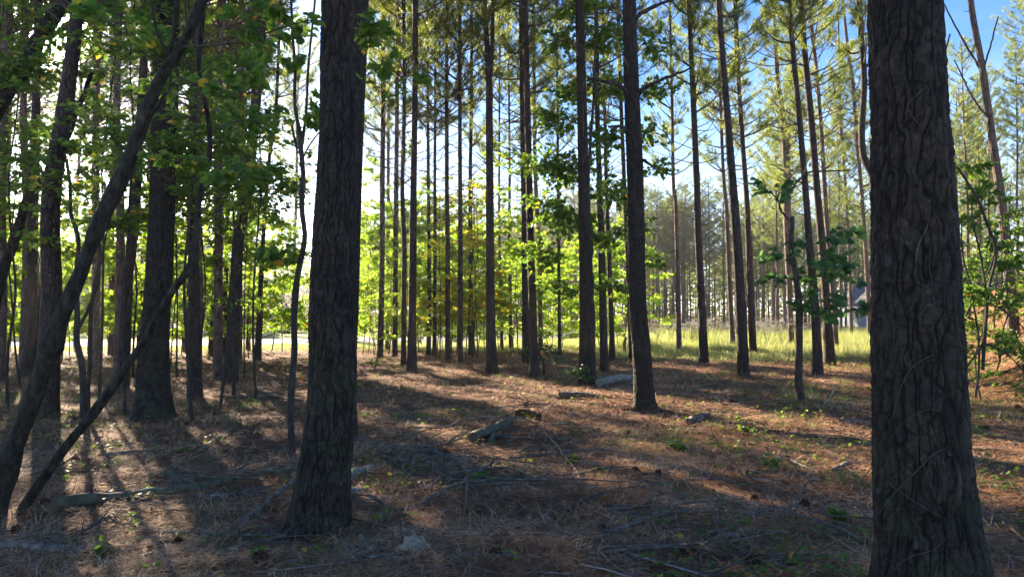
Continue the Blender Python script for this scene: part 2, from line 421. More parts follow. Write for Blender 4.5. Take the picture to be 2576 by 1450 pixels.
# ------------------------------------------------------------------ leaves
OVAL = (np.array([[0, 0, 0], [.22, .22, .05], [.27, .55, .06], [0, 1, -.1], [-.27, .55, .06], [-.22, .22, .05]]), np.array([[0, 1, 2, 3], [0, 3, 4, 5]]))
WIDE = (np.array([[0, 0, 0], [.3, .12, .04], [.42, .5, .07], [.2, .85, .0], [0, 1.02, -.12], [-.2, .85, .0], [-.42, .5, .07], [-.3, .12, .04], [0, .5, 0]]),
        np.array([[0, 1, 2, 8], [8, 2, 3, 4], [8, 4, 5, 6], [0, 8, 6, 7]]))
_lo = [(0, 0), (.16, .1), (.42, .05), (.3, .27), (.56, .5), (.27, .52), (.2, .68), (0, 1.0), (-.2, .68), (-.27, .52), (-.56, .5), (-.3, .27), (-.42, .05), (-.16, .1)]
LOBED = (np.array([[x, y, 0.12 * abs(x) - 0.06 * y * y] for x, y in _lo] + [[0, .35, 0]]), np.array([[14, k, (k + 1) % 14] for k in range(14)]))
STRAP = (np.array([[-.06, 0, 0], [.06, 0, 0], [.09, .5, .02], [0, 1, -.15], [-.09, .5, .02]]), np.array([[0, 1, 2, 4]]))

def put_leaves(mb, pos, size, templ=OVAL, dirn=None, droop=0.25, flat=0.45, tint=None, r=rng):
    pos = np.asarray(pos, float); N = len(pos)
    if N == 0: return
    size = np.broadcast_to(size, (N,)) * r.uniform(0.65, 1.2, N)
    a = r.uniform(0, 2 * np.pi, N)
    d = np.stack([np.cos(a), np.sin(a), -droop + r.normal(0, .3, N)], 1)
    if dirn is not None: d = unit(d) * 0.7 + unit(dirn)
    d = unit(d)
    nn = np.stack([r.normal(0, flat, N), r.normal(0, flat, N), np.ones(N)], 1)
    s = unit(np.cross(nn, d)); nn = np.cross(d, s)
    tv, tf = templ
    v = pos[:, None] + size[:, None, None] * (tv[None, :, 0:1] * -s[:, None] + tv[None, :, 1:2] * d[:, None] + tv[None, :, 2:3] * nn[:, None])
    if tint is None: tint = np.clip(r.beta(1.7, 1.9, N), 0, 1)
    f = (tf[None] + np.arange(N)[:, None, None] * len(tv)).reshape(-1, tf.shape[1])
    mb.add(v.reshape(-1, 3), f, np.repeat(np.broadcast_to(tint, (N,)), len(tf)))

def cloud(wood, leaf, anchor, c, rad, ntw=10, per=9, size=0.11, templ=OVAL, wr=0.01, r=rng, droop=0.5, flat=0.95):
    """one leafy limb: from anchor to c, twigs into an ellipsoid round c, leaves along them"""
    anchor, c, rad = np.asarray(anchor, float), np.asarray(c, float), np.asarray(rad, float)
    mid = (anchor + c) / 2 + np.array([0, 0, -0.06 * np.linalg.norm(c - anchor)]) + r.normal(0, .04, 3)
    end = c + (c - anchor) * 0.15
    main = smooth_path([anchor, mid, c, end], 9)
    tube(wood, main, np.linspace(wr, wr * .35, 9), 4, cap=False)
    for _ in range(ntw):
        u = r.normal(0, 1, 3); u = u / np.linalg.norm(u) * r.uniform(0.25, 1) ** 0.5
        tgt = c + u * rad
        st = main[r.integers(4, 9)]
        tgt[2] = st[2] * 0.35 + tgt[2] * 0.65
        k = smooth_path([st, (st + tgt) / 2 + r.normal(0, .05, 3) * np.linalg.norm(rad), tgt], 6)
        tube(wood, k, np.linspace(wr * .4, wr * .15, 6), 3, cap=False)
        t = np.sort(r.uniform(0.25, 1.05, per)); tt = np.clip(t, 0, 1) * 5; i = np.minimum(tt.astype(int), 4); fr = (tt - i)[:, None]
        pp = k[i] * (1 - fr) + k[i + 1] * fr + r.normal(0, size * .25, (per, 3))
        put_leaves(leaf, pp, size, templ, dirn=np.repeat((tgt - st)[None], per, 0) * 0.5, droop=droop, flat=flat, r=r)

# ------------------------------------------------------------------ the setting
def sheet(name, xs, ys, zf, mat, kind='structure'):
    X, Y = np.meshgrid(xs, ys); v = np.stack([X, Y, zf(X, Y)], -1).reshape(-1, 3)
    nx, ny = len(xs), len(ys); i = np.arange(ny - 1)[:, None] * nx; j = np.arange(nx - 1)[None]
    f = np.stack([i + j, i + j + 1, i + nx + j + 1, i + nx + j], -1).reshape(-1, 4)
    mb = MB(); mb.add(v, f); return tag(mb.build(name, mat, smooth=True), kind=kind)

def ground_mat():
    m, n, l = newmat('forest_floor')
    tc = n.new('ShaderNodeTexCoord')
    def noise(sc, det=6, st=(1, 1, 1), rough=.6):
        mp = n.new('ShaderNodeMapping'); mp.inputs['Scale'].default_value = st
        a = n.new('ShaderNodeTexNoise'); a.inputs['Scale'].default_value = sc; a.inputs['Detail'].default_value = det; a.inputs['Roughness'].default_value = rough
        l.new(tc.outputs['Object'], mp.inputs[0]); l.new(mp.outputs[0], a.inputs['Vector']); return a.outputs['Fac']
    fine = noise(22, 9, rough=.75); big = noise(0.55, 5); mid = noise(2.4, 6)
    r1 = ramp(n, [(0.3, (0.075, 0.038, 0.024)), (0.5, (0.235, 0.12, 0.064)), (0.68, (0.40, 0.235, 0.13)), (0.8, (0.44, 0.31, 0.22))]); l.new(fine, r1.inputs[0])
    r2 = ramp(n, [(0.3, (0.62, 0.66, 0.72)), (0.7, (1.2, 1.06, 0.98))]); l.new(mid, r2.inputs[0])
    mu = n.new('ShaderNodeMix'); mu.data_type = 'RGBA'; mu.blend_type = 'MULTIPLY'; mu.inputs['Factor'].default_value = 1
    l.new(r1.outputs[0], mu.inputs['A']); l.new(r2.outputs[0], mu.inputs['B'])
    r3 = ramp(n, [(0.52, (0, 0, 0)), (0.68, (0.6, 0.6, 0.6))]); l.new(big, r3.inputs[0])
    mg = n.new('ShaderNodeMix'); mg.data_type = 'RGBA'; mg.inputs['B'].default_value = (0.11, 0.13, 0.05, 1)
    l.new(r3.outputs[0], mg.inputs['Factor']); l.new(mu.outputs['Result'], mg.inputs['A'])
    # mown verge and field beyond the wood's edge
    sp = n.new('ShaderNodeSeparateXYZ'); l.new(tc.outputs['Object'], sp.inputs[0])
    ya = n.new('ShaderNodeMath'); ya.operation = 'MULTIPLY_ADD'; ya.inputs[1].default_value = 9; l.new(mid, ya.inputs[0]); l.new(sp.outputs[1], ya.inputs[2])
    mr = n.new('ShaderNodeMapRange'); mr.inputs['From Min'].default_value = 37.5; mr.inputs['From Max'].default_value = 40.5; l.new(ya.outputs[0], mr.inputs['Value'])
    qa = n.new('ShaderNodeMath'); qa.operation = 'MULTIPLY_ADD'; qa.inputs[1].default_value = -0.5; l.new(sp.outputs[1], qa.inputs[0]); l.new(sp.outputs[0], qa.inputs[2])
    m2 = n.new('ShaderNodeMapRange'); m2.inputs['From Min'].default_value = 2.0; m2.inputs['From Max'].default_value = 0.0; l.new(qa.outputs[0], m2.inputs['Value'])
    m3 = n.new('ShaderNodeMath'); m3.operation = 'MULTIPLY'; l.new(mr.outputs[0], m3.inputs[0]); l.new(m2.outputs[0], m3.inputs[1])
    rf = ramp(n, [(0.3, (0.14, 0.19, 0.04)), (0.55, (0.27, 0.30, 0.07)), (0.75, (0.42, 0.38, 0.17))]); l.new(noise(3.5, 8), rf.inputs[0])
    mf = n.new('ShaderNodeMix'); mf.data_type = 'RGBA'; l.new(m3.outputs[0], mf.inputs['Factor']); l.new(mg.outputs['Result'], mf.inputs['A']); l.new(rf.outputs[0], mf.inputs['B'])
    # woodland floor again beyond the road
    m5 = n.new('ShaderNodeMapRange'); m5.inputs['From Min'].default_value = 82; m5.inputs['From Max'].default_value = 92; l.new(ya.outputs[0], m5.inputs['Value'])
    m6 = n.new('ShaderNodeMix'); m6.data_type = 'RGBA'; m6.inputs['B'].default_value = (0.20, 0.12, 0.075, 1); l.new(m5.outputs[0], m6.inputs['Factor']); l.new(mf.outputs['Result'], m6.inputs['A'])
    pb = n.new('ShaderNodeBsdfPrincipled'); pb.inputs['Roughness'].default_value = 0.95; pb.inputs['Specular IOR Level'].default_value = 0.1
    b = n.new('ShaderNodeBump'); b.inputs['Strength'].default_value = 1.0; b.inputs['Distance'].default_value = 0.05; l.new(fine, b.inputs['Height'])
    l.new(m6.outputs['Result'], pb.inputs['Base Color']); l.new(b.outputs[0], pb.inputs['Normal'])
    o = n.new('ShaderNodeOutputMaterial'); l.new(pb.outputs[0], o.inputs[0]); return m
M['ground'] = ground_mat()
M['road'] = noisemat('road_asphalt', [(0.3, (0.09, 0.095, 0.105)), (0.7, (0.14, 0.145, 0.155))], scale=9, bump=0.2)

u = np.linspace(-1, 1, 421); gx = np.sign(u) * (np.abs(u) * 34 + np.abs(u) ** 7 * 2400)
w = np.linspace(0, 1, 381); gy = -12 + w * 74 + w ** 9 * 3000
ground = sheet('ground', gx, gy, H, 'ground')
rp = smooth_path([(-90, 33, 0), (-26, 39, 0), (-15, 43, 0), (-7, 46.5, 0), (0, 51, 0), (10.5, 62, 0), (25, 75, 0), (50, 84, 0), (120, 92, 0)], 80)
rt = unit(np.gradient(rp, axis=0)); rn = np.stack([-rt[:, 1], rt[:, 0], 0 * rt[:, 0]], 1)
hw = np.interp(rp[:, 0], [-90, -26, -15, -5, 10], [2.6, 2.8, 4.6, 3.6, 3.2])[:, None]
rv = np.stack([rp - rn * hw, rp - rn * hw * .3, rp + rn * hw * .3, rp + rn * hw], 1)
rv[:, :, 2] = H(rv[:, :, 0], rv[:, :, 1]) + 0.02; rv[:, 1:3, 2] += 0.05
mb = MB(); i = np.arange(79)[:, None] * 4; j = np.arange(3)[None]
mb.add(rv.reshape(-1, 3), np.stack([i + j, i + j + 4, i + j + 5, i + j + 1], -1).reshape(-1, 4)[:, ::-1])
tag(mb.build('road', 'road', smooth=True), kind='structure')

# ------------------------------------------------------------------ pine crowns and dead limbs (shared meshes)
def crown_mesh(k, L=11.0, W=3.2):
    r = np.random.default_rng(100 + k); wood, nd = MB(), MB()
    z = 0.2; tufts = []; td = []
    while z < L - 0.5:
        t = z / L
        blen = W * (0.55 + 0.6 * t) if t < 0.35 else W * (1.05 - 0.85 * (t - .35) / .65)
        for _ in range(r.integers(2, 5)):
            if r.random() < 0.15: continue
            a = r.uniform(0, 2 * np.pi); ln = blen * r.uniform(0.6, 1.15); up = R(r.uniform(15, 40) + 25 * t)
            d = np.array([math.cos(a) * math.cos(up), math.sin(a) * math.cos(up), math.sin(up)])
            side = np.cross(d, [0, 0, 1.]); side /= np.linalg.norm(side)
            p0 = np.array([0, 0, z]); br = smooth_path([p0, p0 + d * ln * .5 + side * r.normal(0, .06) * ln - [0, 0, .05 * ln], p0 + d * ln + [0, 0, .10 * ln]], 8)
            tube(wood, br, np.linspace(0.02 + .012 * (1 - t), 0.005, 8), 4, cap=False)
            ns = int(4 + ln * 3.2)
            for q in range(ns):
                f = r.uniform(0.3, 0.98); k0 = br[int(f * 7)]
                sl = (0.25 + 0.5 * (1 - f) * ln * .5) * r.uniform(.6, 1.2)
                sd = unit(d * 0.7 + side * r.choice([-1, 1]) * r.uniform(.4, 1.0) + np.array([0, 0, r.uniform(-.05, .4)]))
                e = k0 + sd * sl
                tube(wood, [k0, (k0 + e) / 2 + [0, 0, -.02], e], [0.007, .005, .004], 3, cap=False)
                for g in ((1.0, .7) if sl > .4 else (1.0,)):
                    tufts.append(k0 + (e - k0) * g); td.append(sd)
            tufts.append(br[-1]); td.append(d)
        z += r.uniform(0.28, 0.5)
    tube(wood, [(0, 0, 0), (0, 0, L)], [0.03, 0.012], 5)
    T, D = np.array(tufts), np.array(td); n = 20; N = len(T)
    rd = r.normal(0, 1, (N, n, 3)); rd = unit(rd + D[:, None] * 1.1 + np.array([0, 0, .3]))
    base = T[:, None] - D[:, None] * r.uniform(0, .16, (N, n, 1))
    ln = r.uniform(.15, .30, (N, n, 1)); sd = unit(np.cross(rd, r.normal(0, 1, (N, n, 3)))) * 0.0085
    v = np.stack([base + rd * ln * .35 - sd, base + rd * ln * .35 + sd, base + rd * ln, base - rd * 0.01], 2).reshape(-1, 3)
    f = np.arange(N * n * 4).reshape(-1, 4)[:, [3, 1, 2, 0]]
    tint = np.repeat(np.clip(r.beta(2, 2.2, N), 0, 1), n) * .9 + r.uniform(0, .1, N * n)
    nd.add(v, f, tint)
    return nd.mesh('needles', 'needles', tint=True), wood.mesh('crown_branches', 'twig', smooth=True)

def limbs_mesh(k, L=5.0):
    r = np.random.default_rng(300 + k); mb = MB()
    for _ in range(int(L * 5.2)):
        z = L * r.uniform(0, 1) ** 0.7; a = r.uniform(0, 2 * np.pi); ln = r.uniform(.25, 2.3) * (0.35 + 0.65 * z / L); up = R(r.uniform(0, 42))
        d = np.array([math.cos(a) * math.cos(up), math.sin(a) * math.cos(up), math.sin(up)]); p0 = np.array([0, 0, z])
        br = smooth_path([p0, p0 + d * ln * .5 + r.normal(0, .05, 3) * ln, p0 + d * ln + r.normal(0, .09, 3) * ln + [0, 0, .1 * ln]], 7)
        tube(mb, br, np.linspace(0.017, 0.005, 7), 4, cap=False)
        for _ in range(int(ln * 2.2)):
            q = br[r.integers(2, 6)]; e = q + unit(d + r.normal(0, .7, 3)) * ln * r.uniform(.15, .4)
            tube(mb, [q, e], [0.007, 0.003], 3, cap=False)
    return mb.mesh('dead_branches', 'twig', smooth=True)

CROWNS = [crown_mesh(k) for k in range(6)]
LIMBS = [limbs_mesh(k) for k in range(5)]

def crown_on(root, path, z0, L, W, k):
    """needle crown and bare limbs fixed on the trunk path (rows rel. to base)"""
    i = int(np.argmin(abs(path[:, 2] - z0))); j = int(np.argmin(abs(path[:, 2] - (z0 + L))))
    a, b = path[i, :3], path[j, :3]; ax = Vector(b - a).normalized()
    q = Vector((0, 0, 1)).rotation_difference(ax); q = q @ Matrix.Rotation(k * 2.4, 3, 'Z').to_quaternion()
    nd, wd = CROWNS[k % 6]
    c = obj('crown', nd, root, a); c.rotation_mode = 'QUATERNION'; c.rotation_quaternion = q; c.scale = (W, W, L / 11)
    w_ = obj('crown_branch', wd, c)
    i2 = int(np.argmin(abs(path[:, 2] - (z0 - 5)))); a2 = path[i2, :3]
    d = obj('dead_branch', LIMBS[k % 5], root, a2); d.rotation_mode = 'QUATERNION'
    ax2 = Vector(a - a2).normalized(); d.rotation_quaternion = Vector((0, 0, 1)).rotation_difference(ax2) @ Matrix.Rotation(k * 1.7, 3, 'Z').to_quaternion()
    d.scale = (1, 1, max(0.3, float(np.linalg.norm(a - a2)) / 5))
    return c

def traced_path(pts, Y, base, H_total):
    rows = []
    ws = [p[2] if len(p) > 2 else None for p in pts]
    ys = [p[1] for p in pts]; kn = [(y, w_) for y, w_ in zip(ys, ws) if w_]
    ky = np.array([a for a, _ in kn][::-1]); kw = np.array([b for _, b in kn][::-1])
    for p in pts:
        q = P(p[0], p[1], Y) - base; r = np.interp(p[1], ky, kw) * Y / F / 2 * 1.0
        rows.append([q[0], q[1], q[2], r])
    rows = np.array(rows)
    lo = rows[0].copy(); lo[2] -= 0.25; lo[3] *= 1.03; rows = np.vstack([lo, rows])
    top = rows[-1]
    if H_total > top[2] + .5:
        sl = (rows[-1, :2] - rows[1, :2]) / (rows[-1, 2] - rows[1, 2]) * .5
        n = 4; ext = []
        for k in range(1, n + 1):
            f = k / n; z = top[2] + (H_total - top[2]) * f
            ext.append([top[0] + sl[0] * (z - top[2]), top[1] + 0 * z, z, top[3] * (1 - f) + 0.025 * f])
        rows = np.vstack([rows, ext])
    return rows

def traced_pine(pts, label, hero=0, Y=None, Ht=None, z0=None, mat='bark', group='pines of the open wood', crown=True, seed=0, W=None, branches=()):
    base = G(pts[0][0], pts[0][1]) if Y is None else P(pts[0][0], pts[0][1], Y)
    Y = base[1]
    base = np.array([base[0], base[1], float(H(base[0], base[1]))])
    r = np.random.default_rng(seed + 500)
    Ht = Ht or r.uniform(18.5, 22); z0 = z0 or r.uniform(8.0, 10.0)
    path = traced_path(pts, Y, base, Ht)
    root = thing('pine_tree', base, label, 'pine tree', group)
    if hero: mat = 'bark_hero'
    me = trunk_mesh('trunk', path, seed, hero, mat, flare=0.18 if not hero else 0.3)
    t = obj('trunk', me, root)
    for b in branches:                                       # living or dead limbs traced one by one: pixels with width
        bp = [np.append(P(x, y, Y + dy) - base, wd * Y / F / 2) for (x, y, wd, dy) in b]
        q = smooth_path(bp, 18); q[:, :3] += r.normal(0, .006, (18, 3))
        mb = MB(); tube(mb, q[:, :3], np.maximum(q[:, 3], .004), 8)
        mb.build('branch', 'bark', root, smooth=True)
    if crown:
        sp = smooth_path(path, 120)
        crown_on(root, sp, z0, Ht - z0 + .3, W or r.uniform(.75, 1.05), seed)
    return root

# ---- traced pines: x, y (2576 x 1450 view), width in those pixels
traced_pine([(805, 1345, 132), (815, 1200, 122), (834, 1000, 116), (838, 700, 108), (850, 400, 98), (850, 200, 88), (850, 0, 82)],
            'massive dark scaly pine trunk left of centre, the nearest one standing whole in view', hero=2, seed=1, Ht=21, z0=11)
traced_pine([(2352, 1600, 262), (2345, 1450, 240), (2318, 1150, 212), (2311, 1000, 206), (2302, 700, 197), (2292, 400, 184), (2276, 0, 168)],
            'broadest trunk of all, very dark pine at the right wound with thin vines', hero=2, seed=2, Ht=22, z0=11)
traced_pine([(866, 1105, 56), (872, 900, 54), (884, 500, 50), (894, 200, 50), (903, 0, 48)],
            'pine trunk half hidden close behind the right edge of the massive scaly trunk', hero=1, seed=3, z0=10.5)
traced_pine([(383, 1052, 86), (388, 850, 70), (400, 700, 62), (412, 400, 58), (422, 0, 56)],
            'stout dark pine trunk at the left that the leaning trunks cross, with a wide foot', hero=1, seed=4, z0=10)
traced_pine([(1621, 1030, 50), (1614, 879, 47), (1604, 755, 44), (1598, 453, 40), (1588, 201, 37), (1583, 0, 33)],
            'dark pine right of centre with crooked bare limbs standing out on both sides', hero=1, seed=5, z0=10,
            branches=([(1600, 250, 15, 0), (1614, 228, 12, -.1), (1650, 206, 9, -.3), (1700, 186, 7, -.4), (1742, 172, 4, -.5)],
                      [(1588, 250, 16, 0), (1573, 230, 14, -.1), (1553, 214, 11, -.25), (1520, 204, 9, -.4), (1478, 196, 6, -.5)],
                      [(1590, 62, 15, 0), (1606, 38, 13, -.1), (1640, 20, 10, -.2), (1672, 6, 8, -.3), (1694, 2, 4, -.3)],
                      [(1590, 342, 12, 0), (1575, 326, 9, -.15), (1556, 317, 7, -.3), (1531, 318, 5, -.4)],
                      [(1605, 395, 10, 0), (1630, 410, 7, -.2), (1650, 425, 4, -.3)]))
traced_pine([(1474, 970, 38), (1473, 880, 32), (1473, 730, 30), (1468, 453, 27), (1463, 226, 25), (1458, 0, 22)],
            'straight dark pine left of the pine with crooked bare limbs, ferny plants at its foot', hero=1, seed=6, z0=9.5,
            branches=([(1462, 120, 8, 0), (1470, 100, 6, -.2), (1478, 72, 4, -.3)],))
T = [  # pts, label
 ([(115, 1045, 56), (128, 800, 50), (131, 730, 46), (128, 503, 42), (166, 252, 36), (186, 100, 32), (196, 0, 28)], 'grey-brown trunk at the far left bending right as it climbs toward the sun', 9.6),
 ([(68, 950, 40), (86, 850, 36), (88, 777, 28), (82, 601, 24), (90, 300, 20), (96, 0, 16)], 'dark upright trunk nearest the left edge, behind the leaning trunks', 9),
 ([(308, 978, 31), (316, 806, 27), (322, 689, 24), (334, 601, 23), (348, 400, 22), (362, 151, 20), (370, 0, 19)], 'slim pine just left of the stout wide-footed pine', 9),
 ([(351, 894, 16), (356, 777, 15), (364, 604, 14), (375, 453, 12), (384, 200, 10), (392, 0, 9)], 'thin pine seen between the slim pine and the stout wide-footed pine', 9),
 ([(490, 1008, 36), (489, 835, 31), (487, 655, 27), (483, 453, 24), (490, 201, 22), (496, 0, 19)], 'dark pine right of the stout wide-footed pine, a crooked leaning stem running up against it', 9),
 ([(521, 826, 11), (519, 630, 10), (527, 380, 8), (530, 120, 7), (531, 0, 6)], 'very thin far trunk right of the pine with the crooked stem against it', 8),
 ([(534, 896, 23), (541, 777, 21), (551, 630, 20), (554, 554, 19), (564, 428, 18), (576, 252, 16), (586, 25, 15)], 'slim pine among glowing leaves, fourth trunk left of the forked thin tree', 8.5),
 ([(562, 894, 13), (566, 777, 12), (574, 500, 10), (584, 200, 8), (588, 0, 8)], 'thin pine tucked beside the slim pine among glowing leaves', 8.5),
 ([(577, 966, 38), (589, 806, 31), (597, 630, 28), (602, 590, 27), (627, 428, 27), (649, 201, 24), (660, 0, 22)], 'right-leaning dark pine at left, red leaves lying at its foot', 9),
 ([(647, 908, 16), (653, 777, 13), (662, 601, 11), (677, 403, 9), (694, 277, 8), (706, 0, 6)], 'slender pine standing alone before the road, left of the forked thin tree', 9),
 ([(742, 858, 10), (740, 654, 8), (745, 503, 8), (748, 300, 6), (752, 100, 5)], 'very thin trunk behind the forked thin tree', 8),
 ([(956, 902, 16), (961, 678, 14), (962, 453, 13), (964, 226, 12), (964, 0, 10)], 'first slim pine right of the two big joined trunks', 8),
 ([(974, 879, 10), (976, 678, 9), (977, 352, 8), (979, 0, 6)], 'thin pine second right of the two big joined trunks', 8),
 ([(993, 898, 15), (995, 678, 13), (997, 453, 12), (1000, 100, 10), (1001, 0, 9)], 'slim pine third right of the two big joined trunks', 8),
 ([(1015, 921, 14), (1016, 743, 12), (1017, 613, 12), (1012, 478, 11), (1017, 252, 10), (1015, 0, 9)], 'slim pine close on the left of the thicker dark pine among bright leaves', 8.5),
 ([(1036, 934, 26), (1037, 800, 20), (1038, 710, 19), (1040, 503, 17), (1044, 201, 15), (1045, 0, 14)], 'thicker dark pine among bright leaves, midway between the big scaly trunk and the fork-topped pine', 8.5),
 ([(1078, 892, 12), (1080, 743, 10), (1078, 503, 9), (1076, 226, 7), (1076, 0, 6)], 'thin pine next right of the thicker dark pine among bright leaves', 8),
 ([(1093, 896, 11), (1094, 710, 9), (1094, 453, 8), (1095, 201, 6), (1095, 0, 5)], 'thin pine second right of the thicker dark pine among bright leaves', 8),
 ([(1127, 905, 15), (1126, 743, 13), (1126, 580, 12), (1124, 453, 11), (1124, 0, 8)], 'slim pine rising from orange and yellow leaves, third left of the fork-topped pine', 8),
 ([(1158, 911, 14), (1158, 580, 12), (1157, 352, 10), (1157, 0, 8)], 'straight slim pine rising from orange leaves, second left of the fork-topped pine', 8),
 ([(1187, 892, 18), (1184, 743, 13), (1183, 453, 10), (1186, 252, 9), (1186, 0, 7)], 'slim pine next left of the fork-topped pine', 8),
 ([(1263, 882, 8), (1256, 580, 7), (1256, 352, 5), (1257, 0, 4)], 'very thin trunk next right of the fork-topped pine', 8),
 ([(1285, 880, 10), (1282, 678, 9), (1281, 564, 8), (1282, 403, 6), (1279, 150, 5)], 'thin pale trunk second right of the fork-topped pine', 8),
 ([(1323, 914, 19), (1320, 710, 16), (1318, 548, 14), (1314, 302, 12), (1310, 0, 10)], 'left one of the close pair of pines behind the ferny shrub', 8.5),
 ([(1344, 950, 24), (1339, 743, 20), (1334, 580, 18), (1329, 352, 16), (1322, 50, 14)], 'right one of the close pair of pines behind the ferny shrub, the stouter', 9),
 ([(1360, 882, 13), (1357, 645, 11), (1347, 453, 10), (1344, 252, 9), (1342, 0, 8)], 'slim pine just behind the close pair on their right', 8),
 ([(1408, 892, 10), (1406, 678, 8), (1404, 453, 7), (1402, 226, 6), (1400, 0, 5)], 'thin pine behind the green maple leaves, right of the ferny shrub', 8),
 ([(1520, 936, 22), (1517, 780, 19), (1508, 453, 15), (1503, 302, 13), (1500, 0, 10)], 'reddish pine between the straight dark pine and the pine with crooked limbs', 8.5),
 ([(1540, 906, 15), (1537, 780, 13), (1525, 453, 10), (1520, 200, 8), (1517, 0, 7)], 'slim pine touching the right side of the reddish pine', 8),
 ([(1590, 906, 15), (1583, 730, 13), (1570, 453, 11), (1560, 200, 9), (1554, 0, 8)], 'pale sunlit trunk peeping out left of the pine with crooked limbs', 8),
 ([(1708, 883, 14), (1705, 693, 12), (1700, 515, 10), (1694, 462, 9), (1691, 284, 8), (1687, 107, 7)], 'thin pinkish sunlit pine, first right of the pine with crooked limbs', 7.5),
 ([(1771, 914, 24), (1765, 764, 20), (1756, 586, 18), (1753, 462, 16), (1744, 249, 14), (1733, 0, 11)], 'dark pine second right of the pine with crooked limbs, grass behind its foot', 8),
 ([(1844, 876, 14), (1836, 728, 12), (1828, 533, 10), (1819, 426, 9), (1810, 178, 8), (1806, 0, 6)], 'pale sunlit pine at the grass edge just left of the dark slanting pine', 8),
 ([(1871, 950, 30), (1861, 728, 26), (1851, 568, 23), (1840, 426, 20), (1826, 249, 18), (1815, 107, 16), (1808, 0, 15)], 'dark slanting pine before the sunlit grass, halfway between crooked-limbed pine and broadest trunk', 8.5),
 ([(1895, 890, 19), (1886, 693, 16), (1879, 515, 14), (1868, 355, 12), (1854, 142, 10), (1849, 0, 9)], 'pale pine close on the right of the dark slanting pine', 8),
 ([(1991, 868, 14), (1986, 728, 14), (1980, 550, 20), (1979, 426, 18), (1968, 284, 13), (1954, 178, 10), (1947, 0, 8)], 'pinkish pine right behind the stem of the big-leaved sapling', 7.5),
 ([(2058, 943, 24), (2050, 764, 20), (2035, 604, 18), (2028, 497, 16), (2010, 284, 14), (1993, 107, 12), (1986, 0, 10)], 'slanting dark pine first right of the big-leaved sapling, the nearer of two', 8.5),
 ([(2087, 918, 28), (2081, 799, 22), (2071, 657, 20), (2057, 497, 18), (2039, 284, 16), (2025, 142, 15), (2014, 0, 13)], 'slanting pine second right of the big-leaved sapling, sunlit on its left', 8.5),
 ([(2104, 879, 13), (2092, 700, 12), (2078, 533, 11), (2074, 462, 11), (2060, 249, 10), (2042, 71, 9), (2035, 0, 8)], 'thin pine hugging the right side of the second slanting pine', 8),
 ([(2142, 849, 9), (2137, 657, 8), (2130, 515, 7), (2124, 426, 6), (2114, 284, 5), (2108, 0, 4)], 'thin pale far pine, third left of the broadest trunk', 7.5),
 ([(2188, 851, 11), (2181, 693, 10), (2170, 515, 9), (2156, 355, 9), (2146, 213, 9), (2131, 107, 8), (2120, 0, 7)], 'pale far pine seen low down just left of the broadest trunk', 7.5),
 ([(2206, 930, 24), (2204, 700, 20), (2199, 497, 19), (2194, 444, 18), (2172, 391, 17), (2168, 320, 16), (2174, 213, 15), (2168, 107, 14), (2160, 0, 13)], 'crooked pine bending in a curve beside the broadest trunk', 8.5),
 ([(2548, 852, 30), (2542, 730, 25), (2522, 528, 22), (2497, 352, 18), (2472, 176, 16), (2442, 0, 13)], 'leaning pine near the right edge against blue sky, on the brown slope', 10.5),
]
for k, (pts, lab, z0) in enumerate(T):
    kw = {}
    if 'right edge against blue' in lab: kw = dict(branches=([(2468, 178, 6, 0), (2440, 130, 5, .3), (2405, 70, 4, .5), (2370, 0, 3, .6)], [(2472, 180, 5, 0), (2490, 120, 4, -.2), (2512, 40, 3, -.4)], [(2490, 300, 5, 0), (2450, 250, 4, -.3), (2400, 150, 3, -.5)]), z0=14, Ht=21)
    else: kw = dict(z0=z0)
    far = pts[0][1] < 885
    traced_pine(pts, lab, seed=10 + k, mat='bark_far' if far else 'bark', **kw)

# fork-topped pine at the centre
fk = traced_pine([(1237, 937, 31), (1234, 800, 24), (1233, 678, 21), (1232, 453, 19), (1231, 300, 18), (1230, 190, 18), (1218, 0, 11)],
            'dark pine at the centre whose trunk forks in two near the top', seed=80, z0=9)
Yf = fk.location.y
q = smooth_path([np.append(P(x, y, Yf) - np.array(fk.location), w_ * Yf / F / 2) for x, y, w_ in ((1231, 215, 10), (1237, 150, 11), (1240, 0, 10), (1243, -180, 8), (1246, -400, 3))], 30)
mb = MB(); tube(mb, q[:, :3], q[:, 3], 10); mb.build('forked_trunk', 'bark', fk, smooth=True)

# ---- the rest of the plantation: shared straight trunks
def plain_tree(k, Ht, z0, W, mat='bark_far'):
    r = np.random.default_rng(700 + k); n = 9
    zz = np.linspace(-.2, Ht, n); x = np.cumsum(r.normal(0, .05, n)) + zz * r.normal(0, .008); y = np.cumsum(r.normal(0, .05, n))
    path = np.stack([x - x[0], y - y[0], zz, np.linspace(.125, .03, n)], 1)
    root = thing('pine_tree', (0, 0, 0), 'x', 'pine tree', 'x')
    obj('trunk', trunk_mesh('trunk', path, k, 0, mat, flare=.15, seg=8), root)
    crown_on(root, smooth_path(path, 60), z0, Ht - z0 + .3, W, k)
    return root

def copy_tree(o, loc, rz, sc, label=None, group=None):
    def rec(a, par):
        c = a.copy(); COL.objects.link(c)
        if par: c.parent = par
        for ch in a.children: rec(ch, c)
        return c
    c = rec(o, None); c.location = [float(t) for t in loc]; c.rotation_euler = (0, 0, rz); c.scale = sc if hasattr(sc, '__len__') else (sc,) * 3
    if label: c['label'] = label
    if group: c['group'] = group
    return c

